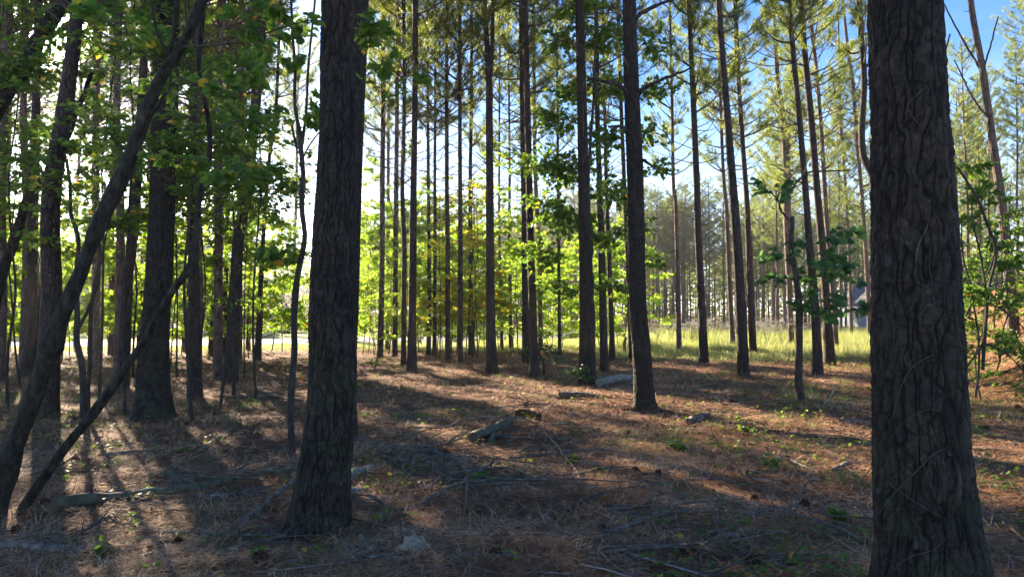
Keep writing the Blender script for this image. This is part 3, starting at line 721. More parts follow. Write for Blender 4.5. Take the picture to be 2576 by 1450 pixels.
PT = [plain_tree(k, 19.5, 8.5, 1.0) for k in range(5)]
used = set()
def sunlit_crown(o):
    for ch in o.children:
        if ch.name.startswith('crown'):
            ch.material_slots[0].link = 'OBJECT'; ch.material_slots[0].material = M['needles_sunlit']
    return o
M['needles_sunlit'] = leafmat('pine_needles_sunny', [(0.0, (0.09, 0.14, 0.05)), (0.5, (0.15, 0.19, 0.07)), (1.0, (0.26, 0.25, 0.10))], trans=0.45, gain=2.2)  # lighter, yellower needles: sunlight on these crowns is put into the colour
def place_pine(k, x, y, rz, sc, label, group):
    if k not in used:
        used.add(k); o = PT[k]; o.location = (x, y, float(H(x, y))); o.rotation_euler = (0, 0, rz); o.scale = sc if hasattr(sc, '__len__') else (sc,) * 3; o['label'] = label; o['group'] = group; return o
    return copy_tree(PT[k], (x, y, float(H(x, y)) - .05), rz, sc, label, group)

place_sunlit = lambda *a: sunlit_crown(place_pine(*a))
r = np.random.default_rng(11)
spots = []
def try_spot(x, y, dmin):
    for a, b in spots:
        if (a - x) ** 2 + (b - y) ** 2 < dmin * dmin: return False
    spots.append((x, y)); return True
# far stand beyond the field and the road
n = 0
for _ in range(6000):
    if n >= 165: break
    y = r.uniform(88, 128); px = r.uniform(820, 2330); p = P(px, 780, y)
    if 2140 < px < 2420 and y < 100: continue
    if px < 1350 and r.random() < .35: continue
    if not try_spot(p[0], p[1], 1.7): continue
    place_pine(n % 5, p[0], p[1], r.uniform(0, 6.28), (lambda q: (q * 1.3, q * 1.3, q))(r.uniform(.86, 1.08) * (0.8 if px < 1300 else .92)), 'thin distant pine of the dense far stand beyond the road and grass', 'distant pines beyond the road and grass'); n += 1
# between the big trunk and the sky on the right, and behind the slope
m = 0
for _ in range(600):
    if m >= 26: break
    y = r.uniform(34, 62); px = r.uniform(2395, 2760); p = P(px, 780, y)
    if not try_spot(p[0], p[1], 2.6): continue
    place_sunlit(m % 5, p[0], p[1], r.uniform(0, 6.28), r.uniform(.62, .8), 'sunlit yellow-green pine behind the brown slope at the right edge', 'sunlit pines behind the slope'); m += 1
m = 0
for _ in range(600):
    if m >= 8: break
    y = r.uniform(46, 80); px = r.uniform(1900, 2230); p = P(px, 780, y)
    if not try_spot(p[0], p[1], 3): continue
    place_sunlit(m % 5, p[0], p[1], r.uniform(0, 6.28), r.uniform(.8, 1.0), 'slender pine standing out in the sunlit field, crown bright', 'slender pines in the sunlit field'); m += 1
# behind the leaves on the left, both sides of the road
m = 0
for _ in range(900):
    if m >= 36: break
    y = r.uniform(17, 34); px = r.uniform(-420, 640); p = P(px, 780, y)
    if (70 < px < 230 and y < 26) or 105 < px < 185: continue
    if not try_spot(p[0], p[1], 2.4): continue
    place_pine(m % 5, p[0], p[1], r.uniform(0, 6.28), r.uniform(.85, 1.1), 'pine mostly hidden behind the leafy undergrowth at the left', 'pines among the left undergrowth'); m += 1

# ------------------------------------------------------------------ broadleaved saplings, shrubs and leaning stems
def stem_world(pts, Y, dys=None):
    out = []
    for k, p in enumerate(pts):
        yy = Y + (p[3] if len(p) > 3 else 0)
        q = P(p[0], p[1], yy); out.append([q[0], q[1], q[2], p[2] * yy / F / 2])
    return np.array(out)

def leafy(name, label, cat, stems, clouds, Y=None, leaf='leaf_dark', templ=OVAL, size=0.1, group=None, seed=0, bark='bark_smooth', ground=True, seg=9, wr=0.009, TW=1.6, SP=1.15, WS=1.0):
    """stems: pixel polylines (x, y, width[, dY]); clouds: (x, y, rx, ry, dY, twigs, leaves per twig)"""
    r = np.random.default_rng(2000 + seed)
    f = stems[0][0]
    if Y is None: Y = G(f[0], f[1])[1]
    b0 = P(f[0], f[1], Y)
    base = np.array([b0[0], b0[1], float(H(b0[0], b0[1]))]) if ground else b0
    root = thing(name, base, label, cat, group)
    allp = []
    for si, st in enumerate(stems):
        q = stem_world(st, Y); q[:, :3] -= base; q[:, 3] *= WS
        if si == 0 and ground: q = np.vstack([[q[0, 0], q[0, 1], -.12, q[0, 3] * 1.1], q])
        q = smooth_path(q, 50)
        if WS < 1:
            for kk in r.integers(4, 46, 5): q[kk:kk + 2, 3] *= r.uniform(1.1, 1.25)
        q[:, :2] += (np.stack([vnoise(q[:, 2] * 2.5, si + q[:, 2] * 0, seed), vnoise(q[:, 2] * 2.5, 50 + si + q[:, 2] * 0, seed)], 1) - .5) * 0.05
        mb = MB(); tube(mb, q[:, :3], np.maximum(q[:, 3], .003) * (1 + (.3 if bark == 'bark_lean' else .15) * (vnoise(q[:, 2] * 5, q[:, 2] * 0, seed) - .5)), seg)
        mb.build('stem' if si == 0 else 'side_stem', bark, root, smooth=True); allp.append(q[:, :3])
    A = np.vstack(allp)
    if clouds:
        wood, lf = MB(), MB()
        for c in clouds:
            x, y, rx, ry, dy, ntw, per = c
            rx, ry = rx * SP, ry * SP
            cc = P(x, y, Y + dy) - base; k = (Y + dy) / F
            rad = np.array([rx * k, min(rx * k, 1.2), ry * k])
            d = np.linalg.norm((A - cc) * [1, 1, 1.0] - [0, 0, -.25 * np.linalg.norm(cc[:2] - A[:, :2].mean(0))], axis=1)
            an = A[int(np.argmin(d))]
            cloud(wood, lf, an, cc, rad, int(ntw * TW), per + 2, size, templ, wr=wr, r=r)
        if wood.n: wood.build('twigs', 'twig', root, smooth=True)
        lf.build('leaves', leaf, root, tint=True)
    return root

def proto_sapling(k, Ht=4.5, W=1.4, leaf='leaf_bright', templ=OVAL, size=0.1, ncl=16, name='sapling', trunk_r=.02, t0=.12):
    r = np.random.default_rng(900 + k)
    root = thing(name, (0, 0, 0), 'x', 'sapling', 'x')
    n = 8; zz = np.linspace(-.1, Ht, n); x = np.cumsum(r.normal(0, .07, n)); y = np.cumsum(r.normal(0, .07, n))
    q = smooth_path(np.stack([x - x[0], y - y[0], zz, np.linspace(trunk_r, .005, n)], 1), 26)
    mb = MB(); tube(mb, q[:, :3], q[:, 3], 7); mb.build('stem', 'bark_smooth', root, smooth=True)
    wood, lf = MB(), MB()
    for j in range(ncl):
        t = r.uniform(t0, 1.0); an = q[int(t * 25 * .93), :3]; a = r.uniform(0, 2 * np.pi); ln = W * (0.35 + .65 * math.sin(np.pi * min(t + .12, 1) ** .8)) * r.uniform(.5, 1)
        c = an + np.array([math.cos(a) * ln, math.sin(a) * ln, ln * r.uniform(.05, .5)])
        cloud(wood, lf, an, c, np.array([.5, .5, .22]) * W * .65, 10, 13, size, templ, wr=.008, r=r)
    wood.build('twigs', 'twig', root, smooth=True); lf.build('leaves', leaf, root, tint=True)
    return root

def family(protos, spots, name_label, group):
    """spots: (px, Y, scale, label) - each sapling a thing of its own"""
    r = np.random.default_rng(len(spots) * 13 + 5); first = set()
    for n, (px, Y, sc, lab) in enumerate(spots):
        p = P(px, 780, Y); k = n % len(protos); o = protos[k]; z = float(H(p[0], Y)); rz = r.uniform(0, 6.28)
        if k in first: o = copy_tree(o, (p[0], Y, z), rz, sc)
        else: first.add(k); o.location = (p[0], Y, z); o.rotation_euler = (0, 0, rz); o.scale = (sc,) * 3
        o['label'] = lab; o['group'] = group

ORD = 'first second third fourth fifth sixth seventh eighth ninth tenth eleventh twelfth thirteenth fourteenth fifteenth sixteenth seventeenth eighteenth nineteenth twentieth twenty-first twenty-second twenty-third twenty-fourth twenty-fifth twenty-sixth twenty-seventh'.split()
def spread(x0, x1, n, Y0, Y1, s0, s1, text, seed):
    r = np.random.default_rng(seed); xs = np.linspace(x0, x1, n) + r.uniform(-.35, .35, n) * (x1 - x0) / max(n - 1, 1)
    return [(float(xs[i]), float(r.uniform(Y0, Y1)), float(r.uniform(s0, s1)), text % ORD[i]) for i in range(n)]

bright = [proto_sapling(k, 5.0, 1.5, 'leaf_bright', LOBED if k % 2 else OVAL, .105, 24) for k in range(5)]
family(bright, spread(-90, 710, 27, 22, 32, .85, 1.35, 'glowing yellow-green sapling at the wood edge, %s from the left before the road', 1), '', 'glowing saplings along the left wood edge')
bright2 = [proto_sapling(20 + k, 5.4, 1.3, 'leaf_bright', OVAL, .09, 26) for k in range(3)]
family(bright2, spread(895, 1200, 16, 26, 33, .85, 1.35, 'glowing green sapling right of the massive scaly trunk, %s from that trunk', 2)
       + spread(1265, 1330, 3, 30, 34, .8, 1.2, 'low glowing sapling between the forked pine and the close pair, %s from the left', 3)
       + spread(1375, 1570, 6, 30, 35, .7, 1.1, 'low sunlit sapling behind the maple, %s from the left', 4), '', 'glowing saplings in the middle')
family([proto_sapling(80 + k, 5.2, 1.5, 'leaf_bright', OVAL, .11, 26) for k in range(3)], spread(890, 1600, 17, 34, 38.5, .9, 1.4, 'bright sapling of the row nearest the road in the centre, %s from the left', 12), '', 'bright saplings nearest the road')
autumn = [proto_sapling(30 + k, 5.6, 1.25, 'leaf_autumn', OVAL, .10, 12) for k in range(2)]
family(autumn, spread(1085, 1225, 9, 25, 30, .9, 1.3, 'thin sapling turning orange and yellow left of the forked pine, %s from the left', 5), '', 'autumn-coloured saplings')
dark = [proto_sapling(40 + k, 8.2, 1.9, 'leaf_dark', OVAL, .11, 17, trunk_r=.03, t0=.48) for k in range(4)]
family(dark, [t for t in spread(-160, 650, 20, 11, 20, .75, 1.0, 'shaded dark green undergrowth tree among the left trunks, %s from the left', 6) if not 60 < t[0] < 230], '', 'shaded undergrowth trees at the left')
tallsap = [proto_sapling(70 + k, 9.5, 1.15, 'leaf_bright', LOBED if k else OVAL, .095, 20, t0=.22) for k in range(3)]
family(tallsap, spread(915, 1320, 9, 27, 32, .8, 1.05, 'tall thin sapling with leaves climbing among the centre trunks, %s from the massive trunk', 9), '', 'tall leafy saplings among the centre trunks')
side = [proto_sapling(50 + k, 4.2, 1.2, 'leaf_maple', OVAL, .08, 14) for k in range(2)]
family(side, spread(2425, 2680, 9, 10, 24, .7, 1.05, 'leafy green sapling right of the broadest trunk, %s from that trunk', 7), '', 'saplings on the right')

# leaning and slender stems traced from the photograph
leafy('leaning_tree', 'thick dark trunk leaning far right, from the bottom left corner to the top', 'leaning tree',
      [[(5, 1310, 52), (35, 1128, 50), (76, 999, 50), (135, 847, 48), (193, 706, 45), (234, 601, 42), (282, 503, 41), (352, 327, 40), (398, 211, 38), (468, 101, 34), (513, 0, 32), (590, -150, 26), (700, -330, 14)],
       [(352, 327, 14), (378, 290, 13), (405, 250, 11), (425, 215, 10), (420, 150, 9), (398, 90, 9), (385, 0, 8)],
       [(398, 211, 16), (425, 110, 14), (440, 20, 12), (455, -120, 9)]],
      [(470, -60, 110, 50, -.8, 6, 7), (620, 40, 110, 60, -.8, 5, 6), (740, 60, 80, 50, -.6, 4, 6), (300, 40, 110, 50, -.6, 6, 7), (560, 230, 80, 50, -.5, 4, 6)], leaf='leaf_dark', templ=WIDE, size=.08, seed=1, seg=18, bark='bark_lean', WS=.8)
leafy('leaning_tree', 'slimmer dark crooked stem leaning right from bottom left, then rising straight beside a pine', 'leaning tree',
      [[(52, 1292, 30), (146, 1146, 28), (234, 1040, 27), (328, 911, 25), (375, 835, 23), (427, 736, 22), (473, 669, 20), (496, 579, 18), (508, 478, 17), (528, 377, 16), (513, 252, 15), (498, 166, 14), (503, 0, 12), (508, -200, 7)]],
      [(600, 440, 80, 40, -.5, 10, 9), (440, 400, 80, 30, -.4, 7, 8), (640, 300, 80, 50, .4, 8, 8), (420, 220, 70, 40, .3, 6, 8)], leaf='leaf_dark', templ=OVAL, size=.09, seed=2, seg=12, bark='bark_lean', WS=.8)
leafy('leaning_tree', 'dark leaning trunk at the upper left corner in front of the sun glare', 'leaning tree',
      [[(-230, 1010, 52), (-110, 520, 48), (0, 262, 45), (50, 186, 42), (101, 101, 38), (150, 20, 34), (230, -120, 26)]],
      [(30, -30, 90, 40, .3, 5, 7), (250, 180, 80, 30, .3, 5, 6)], leaf='leaf_dark', templ=WIDE, size=.10, seed=3, Y=12.5, seg=14, bark='bark_lean', WS=.8)
leafy('leaning_tree', 'grey trunk leaning right low at the left edge, crossing behind the bent trunk', 'leaning tree',
      [[(-60, 1000, 34), (0, 705, 30), (30, 629, 28), (65, 518, 25), (126, 428, 22), (180, 320, 18), (230, 180, 12)]],
      [(60, 380, 90, 40, 0, 8, 9)], leaf='leaf_dark', size=.10, seed=4, seg=12, Y=13, bark='bark_lean', WS=.8)
leafy('young_tree', 'thin dark stem at the left standing where the leaning trunks cross, left one of two', 'young tree',
      [[(213, 1052, 16), (205, 930, 15), (193, 835, 14), (188, 740, 13), (196, 640, 11), (182, 540, 9), (170, 400, 7)], [(193, 835, 9), (225, 770, 8), (250, 690, 6), (275, 560, 4)]],
      [(150, 470, 90, 40, 0, 10, 9), (270, 560, 80, 30, 0, 9, 9), (90, 600, 80, 30, 0, 8, 9)], leaf='leaf_dark', size=.10, seed=5, templ=OVAL)
leafy('young_tree', 'thin upright stem at the left, right one of two thin stems where leaning trunks cross', 'young tree',
      [[(224, 1040, 11), (226, 935, 10), (225, 835, 10), (233, 730, 9), (250, 650, 8), (262, 500, 6)]],
      [(320, 560, 80, 30, 0, 9, 9), (180, 620, 80, 30, 0, 8, 9)], leaf='leaf_dark', size=.10, seed=6)
leafy('young_tree', 'thin wavy stem that forks high up, standing alone just left of the massive scaly trunk', 'young tree',
      [[(733, 1148, 16), (732, 1011, 17), (736, 900, 16), (738, 806, 16), (744, 730, 16), (752, 680, 15), (764, 620, 14), (768, 590, 13), (765, 528, 13), (760, 428, 12), (752, 365, 12), (748, 300, 9), (745, 201, 8), (740, 80, 7), (737, -60, 5)],
       [(754, 380, 9), (762, 330, 8), (770, 277, 7), (778, 150, 6), (792, 0, 5), (800, -120, 4)], [(752, 375, 7), (743, 330, 6), (738, 300, 4)],
       [(760, 420, 5), (776, 380, 4), (795, 350, 4), (815, 325, 3)]],
      [(700, 130, 80, 45, -.3, 6, 6), (800, 280, 25, 60, -.3, 5, 5), (690, 60, 90, 50, .3, 7, 6), (930, 70, 50, 60, -.6, 6, 6), (960, 150, 60, 40, -.7, 4, 5), (1040, 190, 50, 20, -.8, 3, 5), (600, 180, 70, 40, -.4, 6, 6), (690, 640, 60, 20, -.2, 5, 7), (650, 420, 60, 25, -.3, 6, 6)], leaf='leaf_dark', templ=LOBED, size=.12, seed=7, seg=10, wr=.006)
leafy('young_tree', 'leafy sprig of a shaded young tree reaching before the white sky near the slender pine', 'young tree',
      [[(590, 1000, 8), (588, 800, 7), (600, 600, 6), (612, 480, 4)], [(600, 520, 5), (640, 500, 4), (700, 530, 3)]],
      [(640, 490, 50, 25, 0, 8, 8), (690, 545, 45, 20, 0, 6, 8), (560, 760, 60, 20, 0, 7, 9), (570, 560, 60, 30, 0, 8, 9)], leaf='leaf_dark', size=.09, seed=8, wr=.005)
leafy('maple_tree', 'green broadleaved tree filling the gap left of the pine with crooked bare limbs', 'maple',
      [[(1497, 925, 10), (1492, 780, 9), (1486, 600, 9), (1482, 453, 8), (1490, 300, 7), (1496, 120, 6), (1498, -60, 4)]],
      [(1400, 300, 55, 45, .3, 14, 12), (1440, 230, 50, 40, 0, 10, 11), (1375, 400, 60, 50, .2, 18, 12), (1430, 430, 60, 50, .4, 20, 12), (1380, 520, 60, 50, .3, 18, 12), (1440, 560, 60, 50, 0, 18, 12), (1360, 640, 50, 50, .3, 12, 11),
       (1520, 360, 50, 60, .5, 14, 12), (1540, 480, 50, 50, .4, 14, 12), (1530, 220, 50, 50, .4, 12, 11), (1525, 100, 60, 50, .3, 14, 11), (1640, 110, 50, 50, .5, 10, 10), (1660, 220, 45, 40, .5, 9, 10), (1640, 330, 45, 40, .5, 8, 10),
       (1520, 600, 50, 40, .4, 12, 11), (1410, 100, 50, 50, .3, 12, 10), (1460, 30, 60, 40, .3, 12, 10), (1660, 420, 40, 30, .5, 7, 9), (1600, 560, 50, 40, .6, 9, 10), (1540, 720, 45, 35, .2, 8, 10), (1420, 720, 50, 30, 0, 7, 9), (1640, 650, 40, 20, .4, 6, 9)],
      leaf='leaf_maple', templ=LOBED, size=.115, seed=9, Y=17.5, wr=.007, TW=2.6, SP=1.55)
leafy('young_tree', 'young tree with big drooping dark leaves in front of the sunlit grass', 'young tree',
      [[(2011, 1006, 21), (2013, 900, 19), (2012, 835, 18), (2007, 728, 16), (1993, 660, 14), (1990, 600, 12), (1993, 545, 9)], [(1993, 560, 6), (1965, 530, 5), (1955, 500, 4), (1920, 470, 3)], [(1993, 480, 6), (2010, 455, 5), (2040, 432, 4), (2080, 430, 4), (2140, 428, 3)]],
      [(1925, 468, 50, 20, -.2, 6, 6), (1950, 480, 40, 18, 0, 4, 6), (1990, 640, 60, 25, 0, 8, 8), (2060, 610, 60, 22, .1, 9, 8), (2120, 640, 60, 25, .2, 10, 8), (2050, 680, 60, 20, .1, 9, 8), (2150, 690, 50, 20, .2, 9, 8), (1960, 700, 40, 15, 0, 5, 7), (2080, 740, 60, 18, .1, 9, 8), (2160, 770, 50, 18, .2, 9, 8), (2060, 780, 50, 15, .1, 7, 8), (1980, 770, 40, 14, 0, 5, 7), (2120, 580, 50, 14, .1, 5, 7)],
      leaf='leaf_big', templ=WIDE, size=.15, seed=10, wr=.006, TW=.75, SP=1.5)
leafy('vine_shrub', 'tangle of thin arching brown stems with green leaves right of the broadest trunk', 'shrub',
      [[(2470, 930, 8), (2474, 820, 8), (2486, 716, 7), (2499, 634, 7), (2478, 530, 7), (2437, 455, 6), (2391, 393, 5)], [(2437, 924, 5), (2478, 841, 5), (2470, 675, 5), (2453, 571, 4), (2446, 480, 3)], [(2416, 900, 5), (2430, 800, 5), (2478, 696, 4), (2500, 600, 3)],
       [(2480, 760, 4), (2520, 780, 4), (2576, 830, 3)], [(2486, 720, 4), (2540, 705, 3), (2590, 700, 3)], [(2474, 860, 4), (2530, 890, 3), (2576, 940, 3)], [(2455, 1000, 5), (2465, 900, 5), (2440, 700, 4), (2420, 560, 3)]],
      [(2450, 420, 45, 30, 0, 8, 9), (2480, 480, 50, 40, .2, 10, 9), (2440, 560, 40, 40, .2, 8, 8), (2520, 600, 50, 40, .3, 9, 8), (2540, 660, 50, 30, .2, 8, 8), (2450, 740, 50, 30, 0, 7, 8), (2530, 750, 50, 30, .2, 8, 8), (2420, 800, 30, 25, 0, 5, 7)],
      leaf='leaf_dark', size=.075, seed=11, Y=7.5, ground=False, wr=.004, seg=6)
leafy('ferny_shrub', 'bluish green ferny shrub leaning before the close pair of pines', 'shrub',
      [[(1372, 942, 6), (1366, 915, 6), (1358, 893, 5), (1350, 880, 4)]],
      [(1330, 880, 32, 10, 0, 9, 12), (1365, 868, 36, 10, 0, 10, 12), (1395, 885, 30, 12, .1, 9, 12), (1405, 905, 22, 10, 0, 7, 11), (1350, 898, 24, 8, 0, 6, 10)], leaf='leaf_deep', templ=STRAP, size=.16, seed=12, wr=.006)
leafy('ferny_shrub', 'low green ferny plant at the foot of the straight dark pine', 'shrub', [[(1455, 975, 4), (1452, 955, 3), (1450, 940, 3)]],
      [(1440, 935, 30, 10, 0, 8, 11), (1475, 945, 28, 10, -.1, 8, 11), (1460, 925, 24, 8, -.1, 5, 10)], leaf='leaf_deep', templ=STRAP, size=.12, seed=13, wr=.004)
for k, (x, y, h_, lab) in enumerate([(1868, 1090, 16, 'bright green seedling on the needle floor in front of the grass'), (1700, 1135, 16, 'small green seedling right of the old pale log, in the middle of the floor'), (2228, 945, 30, 'seedling partly hidden left of the broadest trunk'),
        (1432, 1170, 18, 'yellow-green seedling beside the dark arched branch'), (260, 1400, 22, 'green seedling in the bottom left corner'), (655, 1405, 16, 'pale green seedling left of the foot of the massive trunk'), (1940, 1180, 18, 'seedling among sunlit needles before the broadest trunk'), (2110, 1310, 18, 'green seedling near the pale forked branch'), (525, 905, 20, 'yellow-green seedling between the left pines'), (940, 935, 26, 'sparse leafy seedling right of the massive trunk')]):
    leafy('seedling', lab, 'seedling', [[(x, y, 2.5), (x + 2, y - h_ * .5, 2), (x + 4, y - h_, 1.5)]], [(x, y - h_, h_ * .9, h_ * .35, 0, 6, 5), (x + 6, y - h_ * .6, h_ * .7, h_ * .3, 0, 4, 5)], leaf='leaf_maple', templ=LOBED if k % 2 else OVAL, size=.06, TW=1, seed=30 + k, wr=.003, seg=5)

# ------------------------------------------------------------------ bushes beyond the road (far tree line)
far_b = [proto_sapling(60 + k, 9.0, 3.0, 'leaf_deep', WIDE, .36, 60, name='broadleaf_tree', trunk_r=.12) for k in range(3)]
for o in far_b: o['category'] = 'tree'
rr = np.random.default_rng(5); first = set()
for n in range(42):
    px = -150 + n * 27 + rr.uniform(-12, 12) if n < 32 else 2100 + (n - 32) * 24
    Y = rr.uniform(64, 90) if n < 32 else rr.uniform(100, 118); p = P(px, 780, Y); k = n % 3; sc = rr.uniform(.75, 1.15) * (1.0 if n < 26 else .55)
    o = far_b[k] if k not in first else copy_tree(far_b[k], (0, 0, 0), 0, 1); first.add(k)
    o.location = (p[0], Y, 0); o.rotation_euler = (0, 0, rr.uniform(0, 6)); o.scale = (sc * 1.15,) * 2 + (sc,)
    o['label'] = 'leafy tree of the dark far tree line beyond the road at left' if n < 32 else 'low green tree behind the house'; o['group'] = 'trees of the far tree line' if n < 32 else 'low trees behind the house'

# the wood that closes the view far off, one mass
r = np.random.default_rng(99); wd_, lf_ = MB(), MB()
for n in range(640):
    a = r.uniform(-.86, .86); y = r.uniform(128, 190); x = a * y; h_ = r.uniform(12, 17) * (1.0 if a > -.2 else .8)
    tube(wd_, [(x, y, -.2), (x + r.normal(0, .2), y, h_ * .9)], [.16, .05], 5, cap=False, tint=r.uniform(0, 1))
    m = 130; z = r.uniform(.02 if n % 2 == 0 else .4, 1, m); rad = 3.0 * np.sqrt(np.clip(1.1 - z, 0, 1)) * r.uniform(.2, 1, m) ** .5; t_ = r.uniform(0, 6.28, m)
    put_leaves(lf_, np.stack([x + rad * np.cos(t_), y + rad * np.sin(t_), z * h_], 1), .75, WIDE, droop=0, flat=.8, r=r)
far = tag(wd_.build('distant_wood', 'twig_litter', tint=True, smooth=True), kind='stuff'); lf_.build('foliage', 'needles', far, tint=True)

# ------------------------------------------------------------------ house glimpsed beyond the field
def box(mb, x0, x1, y0, y1, z0, z1):
    v = [(x, y, z) for z in (z0, z1) for x, y in ((x0, y0), (x1, y0), (x1, y1), (x0, y1))]
    mb.add(v, [[0, 1, 5, 4], [1, 2, 6, 5], [2, 3, 7, 6], [3, 0, 4, 7], [4, 5, 6, 7], [3, 2, 1, 0]])
M['siding'] = noisemat('house_siding', [(0.3, (0.17, 0.22, 0.28)), (0.7, (0.22, 0.28, 0.34))], scale=3, bump=.1)
M['shingle'] = noisemat('roof_shingles', [(0.3, (0.12, 0.12, 0.14)), (0.7, (0.20, 0.20, 0.22))], scale=6, bump=.2)
M['trim'] = noisemat('white_trim', [(0.3, (0.7, 0.7, 0.7)), (0.7, (0.8, 0.8, 0.8))], scale=3, bump=.05)
M['glass'] = noisemat('window_glass', [(0.3, (0.03, 0.04, 0.05)), (0.7, (0.05, 0.06, 0.07))], scale=1, bump=0, rough=.1)
hb = P(2270, 780, 96); house = thing('house', (hb[0], 96, 0), 'blue-grey house with a grey gabled roof seen between trunks beyond the grass', 'house')
mb = MB(); box(mb, -6.5, 6.5, 0, 8, -.2, 3.1); box(mb, -6.5, -1.5, -2.2, -.003, -.2, 2.9); mb.build('wall', 'siding', house)
mb = MB(); v = [(-7, -.7, 2.95), (7, -.7, 2.95), (7, 8.7, 2.95), (-7, 8.7, 2.95), (-4.6, 4, 5.5), (4.6, 4, 5.5)]
mb.add(v, [[0, 1, 5, 4], [2, 3, 4, 5]]); mb.add([v[0], v[4], v[3], v[1], v[2], v[5]], [[0, 1, 2], [3, 4, 5]]); mb.add(v[:4], [[3, 2, 1, 0]]); mb.build('roof', 'shingle', house)
mb = MB(); v = [(-6.9, -2.6, 2.91), (-1.1, -2.6, 2.91), (-4, -2.6, 4.6), (-6.9, 2.5, 2.93), (-1.1, 2.5, 2.93), (-4, 2.5, 4.6)]
mb.add(v, [[0, 2, 5, 3], [2, 1, 4, 5]]); mb.add([v[0], v[1], v[2]], [[0, 1, 2]]); mb.build('gable', 'shingle', house)
for (x0, x1, z0, z1, yy) in ((-5.2, -4.2, .9, 2.2, -2.2), (-3.6, -2.6, .9, 2.2, -2.2), (.6, 1.8, .9, 2.2, 0), (4.2, 5.4, .9, 2.2, 0)):
    fr = MB(); box(fr, x0 - .1, x1 + .1, yy - .06, yy - .003, z0 - .1, z1 + .1); fo = fr.build('window', 'trim', house); g = MB(); box(g, x0, x1, yy - .075, yy - .062, z0, z1); g.build('pane', 'glass', fo)
mb = MB(); box(mb, 2.5, 3.5, -.08, -.003, 0, 2.15); mb.build('door', 'trim', house)
mb = MB(); box(mb, -1.2, 6.6, -1.9, -1.8, -.1, .9); mb.build('porch_rail', 'trim', house)
for x in (-1.0, 1.6, 4.2, 6.4): mb = MB(); box(mb, x, x + .14, -1.79, -1.65, 0, 2.9); mb.build('porch_post', 'trim', house)

# ------------------------------------------------------------------ deadwood on the floor, traced
def deadwood(name, label, cat, parts, mat='dead', group='fallen branches on the needle floor', lift=0.6, seed=0, seg=8):
    """parts: list of ground polylines (x, y, radius in m[, height above ground])"""
    r = np.random.default_rng(4000 + seed); b = G(parts[0][0][0], parts[0][0][1]); root = None
    ob = None
    for pi, pts in enumerate(parts):
        rows = []
        for p in pts:
            g = G(p[0], p[1]); hgt = p[3] if len(p) > 3 else 0
            if hgt: g = P(p[0], p[1], g[1]) ; g = np.array([g[0], g[1], float(H(g[0], g[1]))])
            rows.append([g[0] - b[0], g[1] - b[1], g[2] - b[2] + p[2] * lift + hgt, p[2]])
        n = max(14, 6 * len(rows)); q = smooth_path(rows, n)
        L = np.linalg.norm(q[-1, :3] - q[0, :3]); q[:, :3] += (np.stack([vnoise(np.arange(n) * .45, np.zeros(n) + k, seed + pi * 7) for k in range(3)], 1) - .5) * min(.05, L * .05) * [1, 1, .5]
        mb = MB(); tube(mb, q[:, :3], q[:, 3] * (1 + .25 * (vnoise(np.arange(n) * .7, np.zeros(n), seed) - .5)), seg)
        if ob is None: ob = mb.build(name, mat, None, b, smooth=True); tag(ob, label, cat, group)
        else: mb.build('fork', mat, ob, smooth=True)
    return ob
